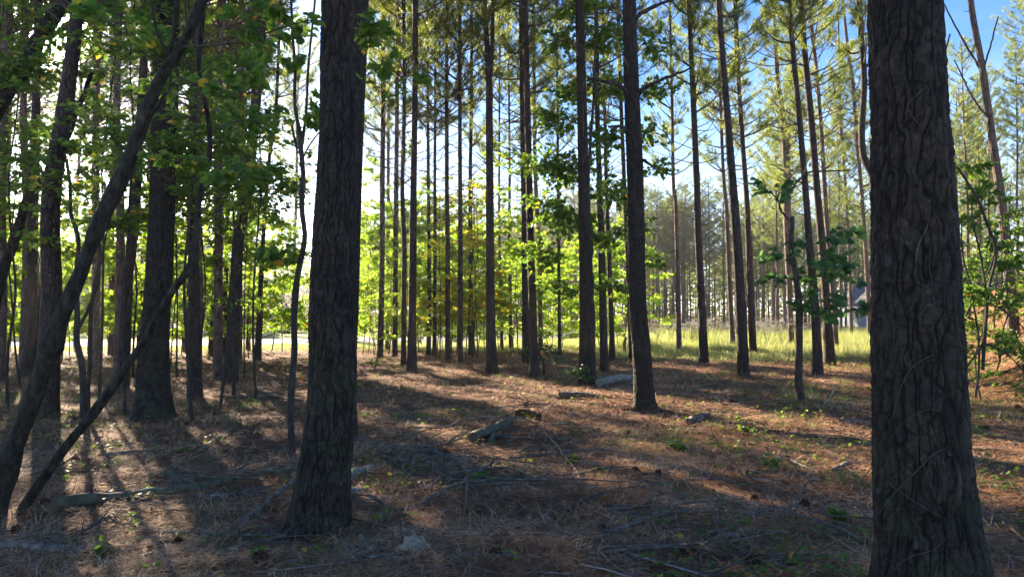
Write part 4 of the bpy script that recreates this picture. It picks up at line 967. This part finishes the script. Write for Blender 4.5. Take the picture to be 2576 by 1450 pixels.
D = [
 ('fallen_branch', 'long straight dark pole lying from the left edge toward the mossy log', 'branch', [[(-20, 1375, .028), (120, 1392, .03), (300, 1384, .024), (430, 1370, .014)]], 'dead'),
 ('fallen_branch', 'dark crooked branch leaning low against the left side of the massive trunk foot', 'branch', [[(560, 1352, .022), (640, 1306, .024, .03), (700, 1262, .02, .06), (748, 1236, .014, .1)], [(640, 1306, .01, .03), (690, 1318, .007)]], 'dead'),
 ('fallen_branch', 'dark forked branch below the straight branch in the lower middle', 'branch', [[(1010, 1290, .014), (1080, 1262, .018, .02), (1160, 1228, .016, .05), (1240, 1180, .01, .06)], [(1080, 1262, .01, .02), (1110, 1300, .006)]], 'dead'),
 ('fallen_log', 'long fallen log greened with moss, lying across the bottom left', 'log', [[(135, 1285, .05), (264, 1269, .052), (363, 1257, .045), (498, 1234, .036), (615, 1206, .03), (752, 1178, .024)], [(363, 1257, .03), (300, 1290, .02), (210, 1330, .012)]], 'dead_moss'),
 ('fallen_branch', 'short dark branch lying just below the long mossy log', 'branch', [[(500, 1258, .024), (590, 1252, .022), (676, 1244, .016)]], 'dead'),
 ('fallen_branch', 'dark branch lying behind the long mossy log at the left', 'branch', [[(262, 1149, .022), (350, 1142, .02), (442, 1131, .014)]], 'dead'),
 ('stick', 'pale bleached stick pointing up right, left of the thin forked tree', 'stick', [[(510, 1136, .022), (551, 1099, .018), (595, 1073, .009)], [(551, 1099, .01), (548, 1080, .006)]], 'dead_pale'),
 ('stick', 'thin curved pale stick in the bottom left, in front of the mossy log', 'stick', [[(293, 1342, .008), (335, 1304, .01), (375, 1275, .009), (407, 1268, .006)]], 'dead_pale'),
 ('wood_chunk', 'short pale thick chunk of wood behind the mossy log', 'log', [[(428, 1196, .03), (463, 1233, .038)]], 'dead'),
 ('fallen_branch', 'long thin branch lying between the leftmost pines and the thin forked tree', 'branch', [[(510, 1000, .035), (600, 1001, .03), (674, 1000, .028), (765, 1009, .018)]], 'dead'),
 ('fallen_branch', 'long dark fallen branch reaching right from behind the massive trunk', 'branch', [[(870, 1124, .035), (983, 1132, .034), (1082, 1142, .03), (1132, 1157, .026), (1250, 1163, .014)], [(983, 1132, .018), (1060, 1160, .012), (1150, 1200, .007)], [(1082, 1142, .015), (1045, 1180, .01), (1020, 1240, .006)]], 'dead'),
 ('fallen_branch', 'dark slanting branch just above the long dark branch behind the massive trunk', 'branch', [[(885, 1106, .03), (953, 1127, .026), (1030, 1150, .018), (1100, 1185, .01)]], 'dead'),
 ('arched_branch', 'thin bare arching branch rising over the old pale log', 'branch', [[(1008, 1095, .012), (1033, 1082, .013, .03), (1117, 1090, .013, .08), (1177, 1080, .013, .14), (1296, 1080, .012, .16), (1356, 1096, .011, .12), (1440, 1178, .009, .04), (1475, 1230, .006)], [(1117, 1090, .008, .08), (1060, 1130, .006, .02), (1000, 1150, .005)], [(1356, 1096, .008, .12), (1410, 1120, .006, .06), (1490, 1150, .004)]], 'dead'),
 ('fallen_log', 'thick pale grey old log end in the middle of the floor', 'log', [[(1190, 1116, .072), (1215, 1104, .068), (1250, 1086, .06), (1288, 1070, .05)], [(1235, 1118, .045), (1240, 1100, .04), (1246, 1090, .03)]], 'dead_moss'),
 ('rotten_log', 'dark red-brown rotten chunk behind the thick pale log', 'log', [[(1294, 1048, .05), (1325, 1050, .06), (1358, 1053, .045)]], 'rotten'),
 ('fallen_branch', 'dark straight branch lying in the lower middle of the floor', 'branch', [[(1226, 1222, .02), (1306, 1229, .025), (1345, 1240, .022), (1378, 1256, .012)]], 'dead'),
 ('fallen_branch', 'dark branch in the lower middle, right of the straight branch', 'branch', [[(1468, 1275, .012), (1554, 1299, .022), (1626, 1317, .026)]], 'dead'),
 ('stick', 'thin dark stick lying near the big pale fallen leaf', 'stick', [[(1145, 1399, .012), (1200, 1403, .015), (1248, 1400, .01)]], 'dead'),
 ('stick', 'dark stick lying at the bottom right of the middle', 'stick', [[(1622, 1380, .016), (1670, 1386, .018), (1722, 1389, .012)]], 'dead'),
 ('fallen_branch', 'grey-green pale stick lying in the lower right before the broadest trunk', 'branch', [[(1755, 1372, .018), (1841, 1356, .022), (1880, 1342, .018), (1928, 1335, .01)]], 'dead_pale'),
 ('fallen_branch', 'curved grey forked branch lying left of the broadest trunk', 'branch', [[(1858, 1326, .014), (1880, 1308, .02), (1906, 1292, .023), (1950, 1285, .022), (2022, 1273, .016)], [(1996, 1277, .012), (2015, 1252, .01, .04), (2047, 1232, .007, .1)], [(1996, 1277, .01), (2000, 1316, .009), (2042, 1368, .006)]], 'dead'),
 ('fallen_log', 'brown log partly hidden behind the broadest trunk', 'log', [[(2112, 1069, .04), (2160, 1071, .042), (2225, 1075, .04)]], 'dead'),
 ('fallen_branch', 'straight branch lying above the brown log by the broadest trunk', 'branch', [[(2137, 1031, .02), (2225, 1036, .02)]], 'dead'),
 ('fallen_log', 'lichen-white rotting log behind the foot of the crooked-limbed pine', 'log', [[(1505, 972, .09), (1550, 965, .1), (1600, 960, .08)]], 'dead_pale'),
 ('fallen_log', 'grey log before the lichen-white one, left of the crooked-limbed pine', 'log', [[(1408, 997, .05), (1455, 1000, .055), (1505, 1003, .04)]], 'dead'),
 ('wood_chunk', 'pale grey piece of log just right of the massive trunk foot', 'log', [[(869, 1220, .04), (898, 1199, .045), (940, 1182, .035)]], 'dead_pale'),
 ('wood_chunk', 'flat pale bark strip below the grey log piece beside the massive trunk', 'bark strip', [[(862, 1244, .022), (895, 1240, .024), (926, 1236, .014)]], 'dead_pale'),
 ('stick', 'short thick pale brown stick right below the massive trunk', 'stick', [[(906, 1352, .02), (925, 1378, .028), (944, 1398, .02)]], 'dead'),
 ('wood_chunk', 'grey weathered wood chunk lying far right of the thick pale log', 'log', [[(1730, 1069, .045), (1756, 1059, .05), (1784, 1048, .04)]], 'dead'),
 ('stick', 'long straw-coloured stick on sunlit needles before the big-leaved sapling', 'stick', [[(1876, 1137, .012), (1930, 1152, .014), (1995, 1162, .012), (2060, 1190, .006)]], 'dead_pale'),
 ('wood_chunk', 'pinkish piece of wood near the broadest trunk', 'log', [[(2098, 1189, .026), (2120, 1180, .03), (2136, 1171, .026)]], 'dead'),
 ('fallen_branch', 'branching brushwood heap stem beside the big-leaved sapling', 'branch', [[(2040, 1000, .01), (2070, 1020, .012, .05), (2100, 1010, .008, .2), (2120, 1000, .004, .35)], [(2050, 1005, .008), (2080, 1040, .007, .1), (2110, 1045, .004, .25)], [(2060, 1010, .006), (2040, 1010, .006, .15), (2035, 1010, .003, .4)]], 'dead_pale'),
 ('fallen_branch', 'bare brushwood stick lying across needles at the far right', 'branch', [[(2440, 1130, .02), (2500, 1136, .02), (2576, 1140, .014)]], 'dead'),
 ('stump', 'tiny broken stump at the grass edge left of the crooked-limbed pine', 'stump', [[(1572, 895, .07), (1572, 895, .06, .4), (1574, 895, .045, .68)]], 'dead'),
]
for k, (nm, lab, cat, parts, mt) in enumerate(D): deadwood(nm, lab, cat, parts, mt, seed=k, lift=1.15)

# bare brush on the floor: many thin twigs, each lying where it fell
r = np.random.default_rng(77)
tw = []
for k in range(4):
    q = smooth_path([(0, 0, .01, .008), (.25, r.normal(0, .05), .02, .007), (.6, r.normal(0, .08), .012, .005), (.9, r.normal(0, .1), .006, .003)], 12)
    mb = MB(); tube(mb, q[:, :3], q[:, 3], 5)
    for _ in range(3):
        st = q[r.integers(3, 9), :3]; e = st + [r.uniform(.1, .3), r.choice([-1, 1]) * r.uniform(.1, .25), r.uniform(0, .06)]; tube(mb, [st, (st + e) / 2 + [0, 0, .01], e], [.004, .003, .002], 4)
    tw.append(mb.mesh('twig', 'twig', smooth=True))
n = 0
for _ in range(2000):
    if n >= 130: break
    y = 3.6 + 15 * r.uniform(0, 1) ** 1.4; x = r.uniform(-.74, .74) * y
    g = vnoise(x * .5, y * .5, 21)
    if g < .42: continue
    o = obj('fallen_twig', tw[n % 4], None, (x, y, float(H(x, y)) + .012)); o.rotation_euler = (r.normal(0, .05), r.normal(-.03, .06), r.uniform(0, 6.28)); s_ = r.uniform(.5, 1.35); o.scale = (s_, s_, s_)
    tag(o, 'thin bare twig lying on the brown pine needles', 'twig', 'thin twigs strewn over the floor'); n += 1
def brush_mesh(k):
    r = np.random.default_rng(1200 + k); mb = MB()
    L = r.uniform(.9, 1.7); q = smooth_path([(0, 0, .015, .015), (L * .3, r.normal(0, .06), .04, .013), (L * .65, r.normal(0, .12), .06, .009), (L, r.normal(0, .2), .03, .004)], 20); tube(mb, q[:, :3], q[:, 3], 6)
    for _ in range(7):
        i = r.integers(3, 18); sg = r.choice([-1, 1]); ln = r.uniform(.2, .6) * (1.1 - i / 20); a = r.uniform(.4, 1.1) * sg
        e = q[i, :3] + [math.cos(a) * ln, math.sin(a) * ln, r.uniform(-.03, .14)]; e[2] = max(e[2], .006)
        p_ = smooth_path([q[i, :3], (q[i, :3] + e) / 2 + r.normal(0, .02, 3) + [0, 0, .02], e], 8); tube(mb, p_, np.linspace(q[i, 3] * .6, .0018, 8), 4)
        for _ in range(2):
            e2 = p_[5] + [math.cos(a * 1.6) * ln * .4, math.sin(a * 1.6) * ln * .4, r.uniform(-.01, .06)]; tube(mb, [p_[4], e2], [.0025, .0012], 3, cap=False)
    return mb.mesh('brush', 'dead', smooth=True)
BR = [brush_mesh(k) for k in range(6)]; r = np.random.default_rng(31)
for (x0, x1, y0, y1, cnt, lab, grp) in ((880, 1330, 1090, 1260, 32, 'bare forked dead branch in the brush pile right of the massive trunk', 'dead branches of the brush right of the massive trunk'),
        (60, 740, 1120, 1400, 28, 'bare dead branch on the shaded floor at the lower left', 'dead branches on the lower left floor'), (1380, 2200, 1040, 1400, 24, 'bare dead branch among needles in the lower right', 'dead branches on the lower right floor'),
        (950, 1560, 1270, 1440, 12, 'bare dead branch at the bottom middle', 'dead branches at the bottom middle'), (200, 1900, 960, 1060, 22, 'dead branch on the farther floor in the sun-striped middle', 'dead branches on the sun-striped floor')):
    for n in range(cnt):
        g = G(r.uniform(x0, x1), r.uniform(y0, y1)); o = obj('dead_branch_on_floor', BR[r.integers(0, 6)], None, g); o.rotation_euler = (r.normal(0, .05), r.normal(0, .03), r.uniform(0, 6.28)); q_ = r.uniform(.55, 1.1); o.scale = (q_, q_, q_); o.name = 'fallen_branch'
        tag(o, lab, 'branch', grp)
# stand-up sticks and dead stems in the foreground brush
for k, (x, y, x2, y2, x3, y3, lab) in enumerate([(1875, 1195, 1790, 1075, 1880, 1000, 'thin dark bare stem arching over sunlit needles'), (1560, 1210, 1530, 1130, 1540, 1090, 'thin dead stem standing in the lower middle grass'), (2135, 1240, 2210, 1150, 2225, 1100, 'dead stem standing close left of the broadest trunk'),
        (1470, 1240, 1420, 1170, 1330, 1080, 'thin dark dead stem leaning left in the lower middle'), (2090, 1250, 1990, 1160, 1960, 1080, 'thin bare stem leaning left before the broadest trunk'), (1160, 1330, 1175, 1200, 1150, 1120, 'thin pale dead stem standing in the brush below the old log'), (720, 1240, 700, 1180, 725, 1120, 'thin pale dead stalk left of the massive trunk')]):
    b = G(x, y); q = smooth_path([np.append([0, 0, -.02], .005), np.append(P(x2, y2, b[1] + .1) - b, .0045), np.append(P(x3, y3, b[1] + .3) - b, .002)], 20)
    mb = MB(); tube(mb, q[:, :3], q[:, 3], 5)
    for _ in range(3):
        st = q[r.integers(6, 17), :3]; tube(mb, [st, st + [r.normal(0, .08), r.normal(0, .05), r.uniform(.02, .12)]], [.0025, .001], 4)
    tag(mb.build('dead_stem', 'dead' if k % 2 else 'twig', None, b, smooth=True), lab, 'stem', 'bare stems standing in the brush')

# pine cones
def cone_mesh():
    r = np.random.default_rng(5); mb = MB(); n = 90; t = (np.arange(n) + .5) / n; a = np.arange(n) * 2.4; rad = .020 * np.sin(np.pi * (t * .85 + .12)); 
    pos = np.stack([t * .075, rad * np.cos(a), .02 + rad * np.sin(a)], 1); d = np.stack([0 * t + .5, np.cos(a), np.sin(a)], 1)
    put_leaves(mb, pos, .02, WIDE, dirn=d * 3, droop=0, flat=1, r=r); tube(mb, [(0, 0, .02), (.04, 0, .02), (.078, 0, .02)], [.010, .016, .004], 8)
    return mb.mesh('pine_cone', 'rotten')
CN = cone_mesh(); r = np.random.default_rng(61)
for n in range(46):
    y = 3.2 + 11 * r.uniform(0, 1) ** 1.3; x = r.uniform(-.7, .72) * y
    o = obj('pine_cone', CN, None, (x, y, float(H(x, y)) + .012)); o.rotation_euler = (0, r.normal(0, .2), r.uniform(0, 6.28)); q_ = r.uniform(.9, 1.4); o.scale = (q_,) * 3
    tag(o, 'small dark brown pine cone lying in the needle litter', 'pine cone', 'pine cones strewn over the floor')
# more thin pale tendrils on it
# pale vines on the broadest trunk
Yc = G(2352, 1600)[1]
def vine(pts, lab, wd=5, off=.30, mat='vine', fuzz=0):
    cxs = np.array([(0, 2276, 84), (400, 2292, 92), (700, 2302, 98), (1000, 2311, 103), (1450, 2345, 120)])
    rows = []
    for x, y in pts:
        c = np.interp(y, cxs[:, 0], cxs[:, 1]); h_ = np.interp(y, cxs[:, 0], cxs[:, 2]); u_ = np.clip((x - c) / h_, -1.35, 1.35)
        R_ = h_ * Yc / F; back = R_ * math.sqrt(max(0, 1 - u_ * u_)); q = P(x, y, Yc - back - .012); rows.append([*q, wd * .62 * Yc / F / 2])
    q = smooth_path(rows, 50); b = q[0, :3].copy(); mb = MB(); p_ = q[:, :3] - b; tube(mb, p_, np.linspace(1.1, .6, 50) * q[0, 3], 6)
    if fuzz:
        rr_ = np.random.default_rng(3)
        for _ in range(fuzz):
            st = p_[rr_.integers(0, 50)] + rr_.normal(0, .006, 3); d = rr_.normal(0, 1, 3) * [1, .25, .5]; d[1] = -abs(d[1]); e = st + unit(d) * rr_.uniform(.015, .045); tube(mb, [st, e], [.0015, .0006], 3, cap=False)
    tag(mb.build('vine', mat, None, b, smooth=True), lab, 'vine', 'vines on the broadest trunk')
M['vine'] = noisemat('vine_bark', [(0.3, (.03, .025, .02)), (0.7, (.10, .085, .065))], scale=20, bump=.2)
M['hairy'] = noisemat('hairy_vine', [(0.3, (.02, .014, .012)), (0.7, (.05, .03, .025))], scale=30, bump=.6)
vine([(2390, 86), (2370, 150), (2320, 225), (2285, 262), (2300, 300), (2345, 345)], 'thin pale vine curling near the top of the broadest trunk', 6, mat='vine')
vine([(2420, 870), (2390, 880), (2330, 900), (2290, 930), (2262, 985), (2245, 1050)], 'pale vine slanting across the middle of the broadest trunk', 6)
vine([(2415, 720), (2375, 728), (2335, 722), (2290, 706), (2222, 704)], 'thin vine lying level round the middle of the broadest trunk', 4, mat='vine')
vine([(2440, 1100), (2400, 1118), (2350, 1140), (2300, 1190), (2250, 1240), (2180, 1330)], 'long dark vine crossing the lower part of the broadest trunk', 6, mat='vine')
vine([(2315, 1150), (2335, 1200), (2350, 1240), (2370, 1290)], 'short bright vine tip on the lower broadest trunk', 5)
vine([(2240, 1220), (2300, 1260), (2360, 1295), (2420, 1320), (2470, 1350)], 'thin vine sloping down right on the lowest part of the broadest trunk', 4)
vine([(2415, 1350), (2430, 1400), (2460, 1430), (2480, 1470)], 'greenish vine at the bottom right of the broadest trunk', 5)
vine([(2340, 480), (2335, 560), (2310, 620), (2300, 700)], 'thin straight vine on the upper middle of the broadest trunk', 3, mat='dead')
vine([(2395, 1460), (2388, 1200), (2380, 1000), (2372, 800), (2362, 600), (2352, 400), (2345, 250)], 'thick dark hairy vine climbing the right side of the broadest trunk', 20, mat='hairy', fuzz=1500)

vine([(2395, 560), (2360, 600), (2338, 660), (2345, 740), (2310, 800)], 'thin crooked tendril on the right half of the broadest trunk, above the middle', 3)
vine([(2425, 1010), (2380, 1035), (2330, 1030), (2275, 1060), (2235, 1110)], 'thin tendril running nearly level on the broadest trunk at ground-horizon height', 3)
vine([(2405, 930), (2370, 925), (2350, 905), (2320, 912)], 'short pale forked tendril at mid height on the broadest trunk', 4)
vine([(2455, 1230), (2420, 1200), (2400, 1170), (2395, 1120)], 'short dark tendril low on the right side of the broadest trunk', 4)
vine([(2255, 1420), (2300, 1395), (2350, 1380), (2400, 1330)], 'dim greenish tendril on the very foot of the broadest trunk', 4)

# big pale fallen leaf and some single bright leaves
_bl = [(0, .02), (.2, 0), (.46, -.04), (.44, .2), (.64, .44), (.42, .56), (.34, .82), (.14, .8), (0, 1.0), (-.16, .78), (-.36, .84), (-.4, .54), (-.62, .48), (-.44, .22), (-.5, -.02), (-.2, 0)]
BROAD = (np.array([[x, y, .05 * math.sin(x * 7 + y * 5)] for x, y in _bl] + [[x * .5, .4 + (y - .4) * .5, .06 * math.sin(x * 9)] for x, y in _bl] + [[0, .4, .02]]), [[k, (k + 1) % 16, 16 + (k + 1) % 16, 16 + k] for k in range(16)], [[16 + k, 16 + (k + 1) % 16, 32] for k in range(16)])
def fallen_leaf(x, y, size, lab, colr, rz, tilt=.15):
    g = G(x, y); m_ = noisemat('fallen_leaf', [(0.3, tuple(c * .75 for c in colr)), (0.7, colr)], scale=14, bump=.3, bdist=.004, rough=.6)
    v = BROAD[0].copy() * size * [1.1, 1, 1]; v[:, 2] += .10 * size * np.sin(v[:, 0] / size * 4 + 1) + .012; mb = MB(); mb.add(v, BROAD[1]); mb.add(v, BROAD[2]); tube(mb, [(0, 0, .02), (0, -size * .25, .012), (0.01, -size * .55, .006)], [.002, .0018, .0015], 5)
    o = mb.build('fallen_leaf', m_, None, g + [0, 0, .02], smooth=True); o.rotation_euler = (tilt, 0.08, rz); tag(o, lab, 'leaf', 'single fallen leaves')
fallen_leaf(1045, 1402, .165, 'large pale lobed dead leaf lying right of the massive trunk foot', (.34, .27, .18), 0.3, .6)
fallen_leaf(1135, 1142, .12, 'bright orange-brown leaf lying left of the old pale log', (.42, .11, .03), 2.0, .5)
fallen_leaf(348, 1078, .10, 'orange leaf lying before the stout wide-footed pine', (.5, .2, .03), 1.0, .5)
fallen_leaf(762, 960, .16, 'orange leaf beside the massive trunk, in the sunlit strip', (.6, .18, .02), 1.4, .9)
fallen_leaf(690, 1330, .11, 'dark red leaf close left of the massive trunk foot', (.20, .035, .02), .7, .5)
fallen_leaf(1530, 1265, .10, 'yellow-brown curled leaf in the lower middle grass', (.42, .28, .10), 2.6, .5)
fallen_leaf(1345, 1405, .11, 'dark brown leaf near the bottom, right of the big pale leaf', (.15, .05, .03), .2, .5)

# ------------------------------------------------------------------ stuff: needles, leaf litter, twigs, grass, field
def scatter(n, y0, y1, pw, half=.76, seed=0, mask=None):
    r = np.random.default_rng(seed); m = int(n * 1.0)
    y = y0 + (y1 - y0) * r.uniform(0, 1, m) ** pw; x = r.uniform(-half, half, m) * (y + .3)
    if mask is not None:
        k = r.uniform(0, 1, m) < mask(x, y); x, y = x[k], y[k]
    return x, y, r

def strips(mb, x, y, z, ln, wd, az, el, bend, tint, lift=0.0):
    d = np.stack([np.cos(az) * np.cos(el), np.sin(az) * np.cos(el), np.sin(el)], 1); s_ = np.stack([-np.sin(az), np.cos(az), 0 * az], 1)
    b = np.stack([x, y, z], 1); L_ = ln[:, None]; up = np.stack([s_[:, 0] * bend, s_[:, 1] * bend, 0 * bend - abs(bend) * lift], 1)
    m_ = b + d * L_ * .5; e = b + d * L_ + up * L_; w_ = s_ * wd[:, None]
    v = np.stack([b - w_, b + w_, m_ + w_ * .9, m_ - w_ * .9, e + w_ * .25, e - w_ * .25], 1).reshape(-1, 3)
    i = np.arange(len(x))[:, None] * 6; f = np.concatenate([i + [0, 1, 2, 3], i + [3, 2, 4, 5]]); mb.add(v, f, np.tile(tint, 2))

fieldmask = lambda x, y: (x - .5 * y - 1.5 < 1)
x, y, r = scatter(330000, 2.6, 34, 1.7, seed=1)
n = len(x); mb = MB(); z = H(x, y) + r.uniform(.002, .03, n) + .05 * sstep(.45, .85, vnoise(x * 3.2, y * 3.2, 31)) * r.uniform(.4, 1, n)
cl = vnoise(x * 1.3, y * 1.3, 33)
strips(mb, x, y, z, r.uniform(.07, .20, n), r.uniform(.0010, .0026, n) * np.clip(y / 5, 1, 5), r.uniform(0, 6.28, n), r.normal(.02, .16, n), r.normal(0, .28, n), np.clip(r.normal(.36, .30, n) + (cl - .5) * .7, 0, 1))
tag(mb.build('needle_litter', 'litter', tint=True), kind='stuff')
# bristly standing wisps of dead needles and straw
x, y, r = scatter(75000, 2.8, 24, 1.6, seed=41, mask=lambda x, y: sstep(.35, .75, vnoise(x * 2.5, y * 2.5, 35)))
n = len(x); mb = MB()
strips(mb, x, y, H(x, y), r.uniform(.05, .19, n), r.uniform(.0010, .0022, n) * np.clip(y / 5, 1, 4), r.uniform(0, 6.28, n), r.uniform(.25, 1.1, n), r.normal(0, .4, n), np.clip(r.normal(.55, .28, n), 0, 1), .3)
for (bx, by, bw) in ((805, 1345, .24), (383, 1052, .28), (1621, 1030, .2), (1474, 970, .18), (866, 1105, .18), (115, 1045, .2), (490, 1008, .18), (577, 966, .2), (2352, 1600, .27)):
    g = G(bx, by); m = 2600; a_ = r.uniform(0, 6.28, m); q_ = r.exponential(.11, m) + bw * .85; X = g[0] + q_ * np.cos(a_); Y_ = g[1] + q_ * np.sin(a_)
    strips(mb, X, Y_, H(X, Y_) + r.uniform(0, 1, m) * .10 * np.exp(-(q_ - bw * .8) / .10), r.uniform(.05, .14, m), np.full(m, .0012) * max(1, g[1] / 6), r.uniform(0, 6.28, m), r.normal(-.1, .35, m), r.normal(0, .3, m), np.clip(r.normal(.4, .22, m), 0, 1), .2)
tag(mb.build('dry_straw', 'litter', tint=True), kind='stuff')
x, y, r = scatter(24000, 2.8, 34, 1.35, seed=2, mask=lambda x, y: .15 + .85 * sstep(.4, .7, vnoise(x * .4 + 3, y * .4, 8)) * (1 - .5 * sstep(0, 8, x)))
mb = MB(); put_leaves(mb, np.stack([x, y, H(x, y) + r.uniform(.006, .03, len(x))], 1), .07, OVAL, droop=0, flat=.5, r=r)
o = tag(mb.build('leaf_litter', 'leaf_litter', tint=True), kind='stuff')
x, y, r = scatter(6500, 2.8, 26, 1.35, seed=3)
mb = MB()
for k in range(len(x)):
    a = r.uniform(0, 6.28); ln = r.uniform(.06, .2) if r.random() < .6 else r.uniform(.2, .6); z = float(H(x[k], y[k])); d = np.array([math.cos(a), math.sin(a), r.normal(.02, .08)]) * ln; w_ = r.uniform(.0018, .005)
    p0 = np.array([x[k], y[k], z + .012]); tube(mb, [p0, p0 + d * .5 + [r.normal(0, .02), r.normal(0, .02), .012], p0 + d], [w_, w_ * .8, w_ * .5], 4, cap=False, tint=r.uniform(0, 1))
tag(mb.build('twig_litter', 'twig_litter', tint=True, smooth=True), kind='stuff')

def tufts(n, y0, y1, pw, per, hmin, hmax, wd, seed, mask, mat, name, half=.76, spread_=.05, dry=.2, xoff=None):
    x, y, r = scatter(n, y0, y1, pw, half, seed, mask)
    X = np.repeat(x, per) + r.normal(0, spread_, len(x) * per); Y_ = np.repeat(y, per) + r.normal(0, spread_, len(x) * per); m = len(X)
    hh = np.repeat(r.uniform(hmin, hmax, len(x)), per) * r.uniform(.5, 1.1, m); mb = MB()
    strips(mb, X, Y_, H(X, Y_) - .01, hh, wd * np.clip(Y_ / 6, 1, 5) * r.uniform(.6, 1.2, m), r.uniform(0, 6.28, m), r.uniform(.7, 1.5, m), r.normal(0, .5, m), np.clip(r.normal(.4, .2, m) + (r.uniform(0, 1, m) < dry) * .4, 0, 1), .6)
    tag(mb.build(name, mat, tint=True), kind='stuff')
gm = lambda x, y: sstep(.52, .72, vnoise(x * .55 + 7, y * .55, 12) * .55 + vnoise(x * 2.1, y * 2.1, 13) * .3 + .18 * sstep(-1, 5, x)) * .9 + .03
tufts(8500, 2.9, 20, 1.35, 14, .08, .22, .0013, 4, gm, 'grass', 'grass')
tufts(9000, 18, 34, 1.0, 9, .10, .28, .0014, 5, lambda x, y: sstep(.35, .8, vnoise(x * .3, y * .3, 14) * .5 + .55 * sstep(22, 33, y) * sstep(0, 8, x)) , 'grass', 'grass_patches')
x, y, r = scatter(5200, 2.9, 26, 1.3, seed=6, mask=lambda x, y: .08 + sstep(.5, .75, vnoise(x * .7 + 2, y * .7 + 9, 15)))
mb = MB()
for k in range(5): put_leaves(mb, np.stack([x + r.normal(0, .05, len(x)), y + r.normal(0, .05, len(x)), H(x, y) + r.uniform(.02, .12, len(x))], 1), .05, WIDE, droop=.1, flat=.3, r=r)
tag(mb.build('ground_cover', 'leaf_dark', tint=True), kind='stuff')

def fgrass(n, px0, px1, Y0, Y1, h0, h1, seed, name, mask=None):
    r = np.random.default_rng(seed); Y = r.uniform(Y0, Y1, n); x = (r.uniform(px0, px1, n) - CX) / F * Y
    k = (x - .5 * Y - 1.5 < 1.2); x, Y = x[k], Y[k]
    d = np.min(np.hypot(x[:, None] - rp[None, :, 0], Y[:, None] - rp[None, :, 1]), axis=1); k = d > 3.8 if mask is None else (d > 5.6); x, Y = x[k], Y[k]
    per = 9; X = np.repeat(x, per) + r.normal(0, .12, len(x) * per); YY = np.repeat(Y, per) + r.normal(0, .12, len(x) * per); m = len(X)
    hh = np.repeat(r.uniform(h0, h1, len(x)) * (.3 + 1.3 * vnoise(x * .5, Y * .5, 3) ** 1.3), per) * r.uniform(.5, 1.1, m); mb = MB()
    strips(mb, X, YY, H(X, YY) - .01, hh, r.uniform(.004, .009, m), r.uniform(0, 6.28, m), r.uniform(.8, 1.5, m), r.normal(0, .35, m), np.clip(r.normal(.45, .22, m), 0, 1), .5)
    tag(mb.build(name, 'field_grass', tint=True), kind='stuff')
fgrass(9500, 1560, 2380, 32, 62, .35, .75, 1, 'field_grass')
fgrass(2600, 1500, 2420, 25, 33.5, .15, .5, 7, 'edge_grass')
fgrass(2500, 1180, 1640, 31, 48, .12, .32, 2, 'verge_grass')
fgrass(2500, -100, 1250, 31.5, 38, .08, .22, 3, 'road_verge_grass', mask=1)

# white-flowered tall weeds before the road
def weed_proto(k):
    r = np.random.default_rng(60 + k); root = thing('flowering_weed', (0, 0, 0), 'x', 'weed', 'x'); st, lf, fl = MB(), MB(), MB()
    for _ in range(6):
        a = r.uniform(0, 6.28); h_ = r.uniform(1.0, 1.65); top = np.array([math.cos(a) * .25, math.sin(a) * .25, h_]); q = smooth_path([(0, 0, -.03), top * [.4, .4, .5], top], 8); tube(st, q, np.linspace(.008, .004, 8), 4)
        put_leaves(lf, q[r.integers(1, 7, 26)] + r.normal(0, .03, (26, 3)), .17, STRAP, droop=.2, r=r)
        for _ in range(7):
            e = top + r.normal(0, .12, 3) * [1, 1, .5]; tube(st, [q[6], e], [.003, .002], 3, cap=False); put_leaves(fl, e + r.normal(0, .03, (8, 3)), .035, WIDE, droop=-.3, flat=1.0, r=r)
    st.build('stem', 'twig', root, smooth=True); lf.build('leaves', 'field_grass', root, tint=True); fl.build('flowers', 'flower', root, tint=True); return root
WD = [weed_proto(k) for k in range(3)]; r = np.random.default_rng(8)
for n in range(64):
    px = [1655, 1690, 1745, 1765, 1790, 1860, 1880, 1905, 1950, 2010][n % 10] + r.uniform(-40, 60); Y = r.uniform(34, 52); p = P(px, 780, Y)
    o = WD[n] if n < 3 else copy_tree(WD[n % 3], (0, 0, 0), 0, 1); o.location = (p[0], Y, float(H(p[0], Y))); o.rotation_euler = (0, 0, r.uniform(0, 6)); sc = r.uniform(.6, .95); o.scale = (sc,) * 3
    o['label'] = 'tall weed with whitish flower heads standing in the yellow grass field'; o['group'] = 'white-flowered weeds in the field'

# ------------------------------------------------------------------ the air, lit by the low sun
HZ = 0.0006
if HZ:
    m_, n_, l_ = newmat('air'); pv = n_.new('ShaderNodeVolumePrincipled'); pv.inputs['Density'].default_value = HZ; pv.inputs['Anisotropy'].default_value = 0.82
    pv.inputs['Color'].default_value = (.93, .95, 1, 1); o_ = n_.new('ShaderNodeOutputMaterial'); l_.new(pv.outputs[0], o_.inputs['Volume'])
    mb = MB(); box(mb, -230, 230, -30, 260, -1.5, 26); tag(mb.build('haze', m_), kind='stuff')
    cy.volume_bounces = 0
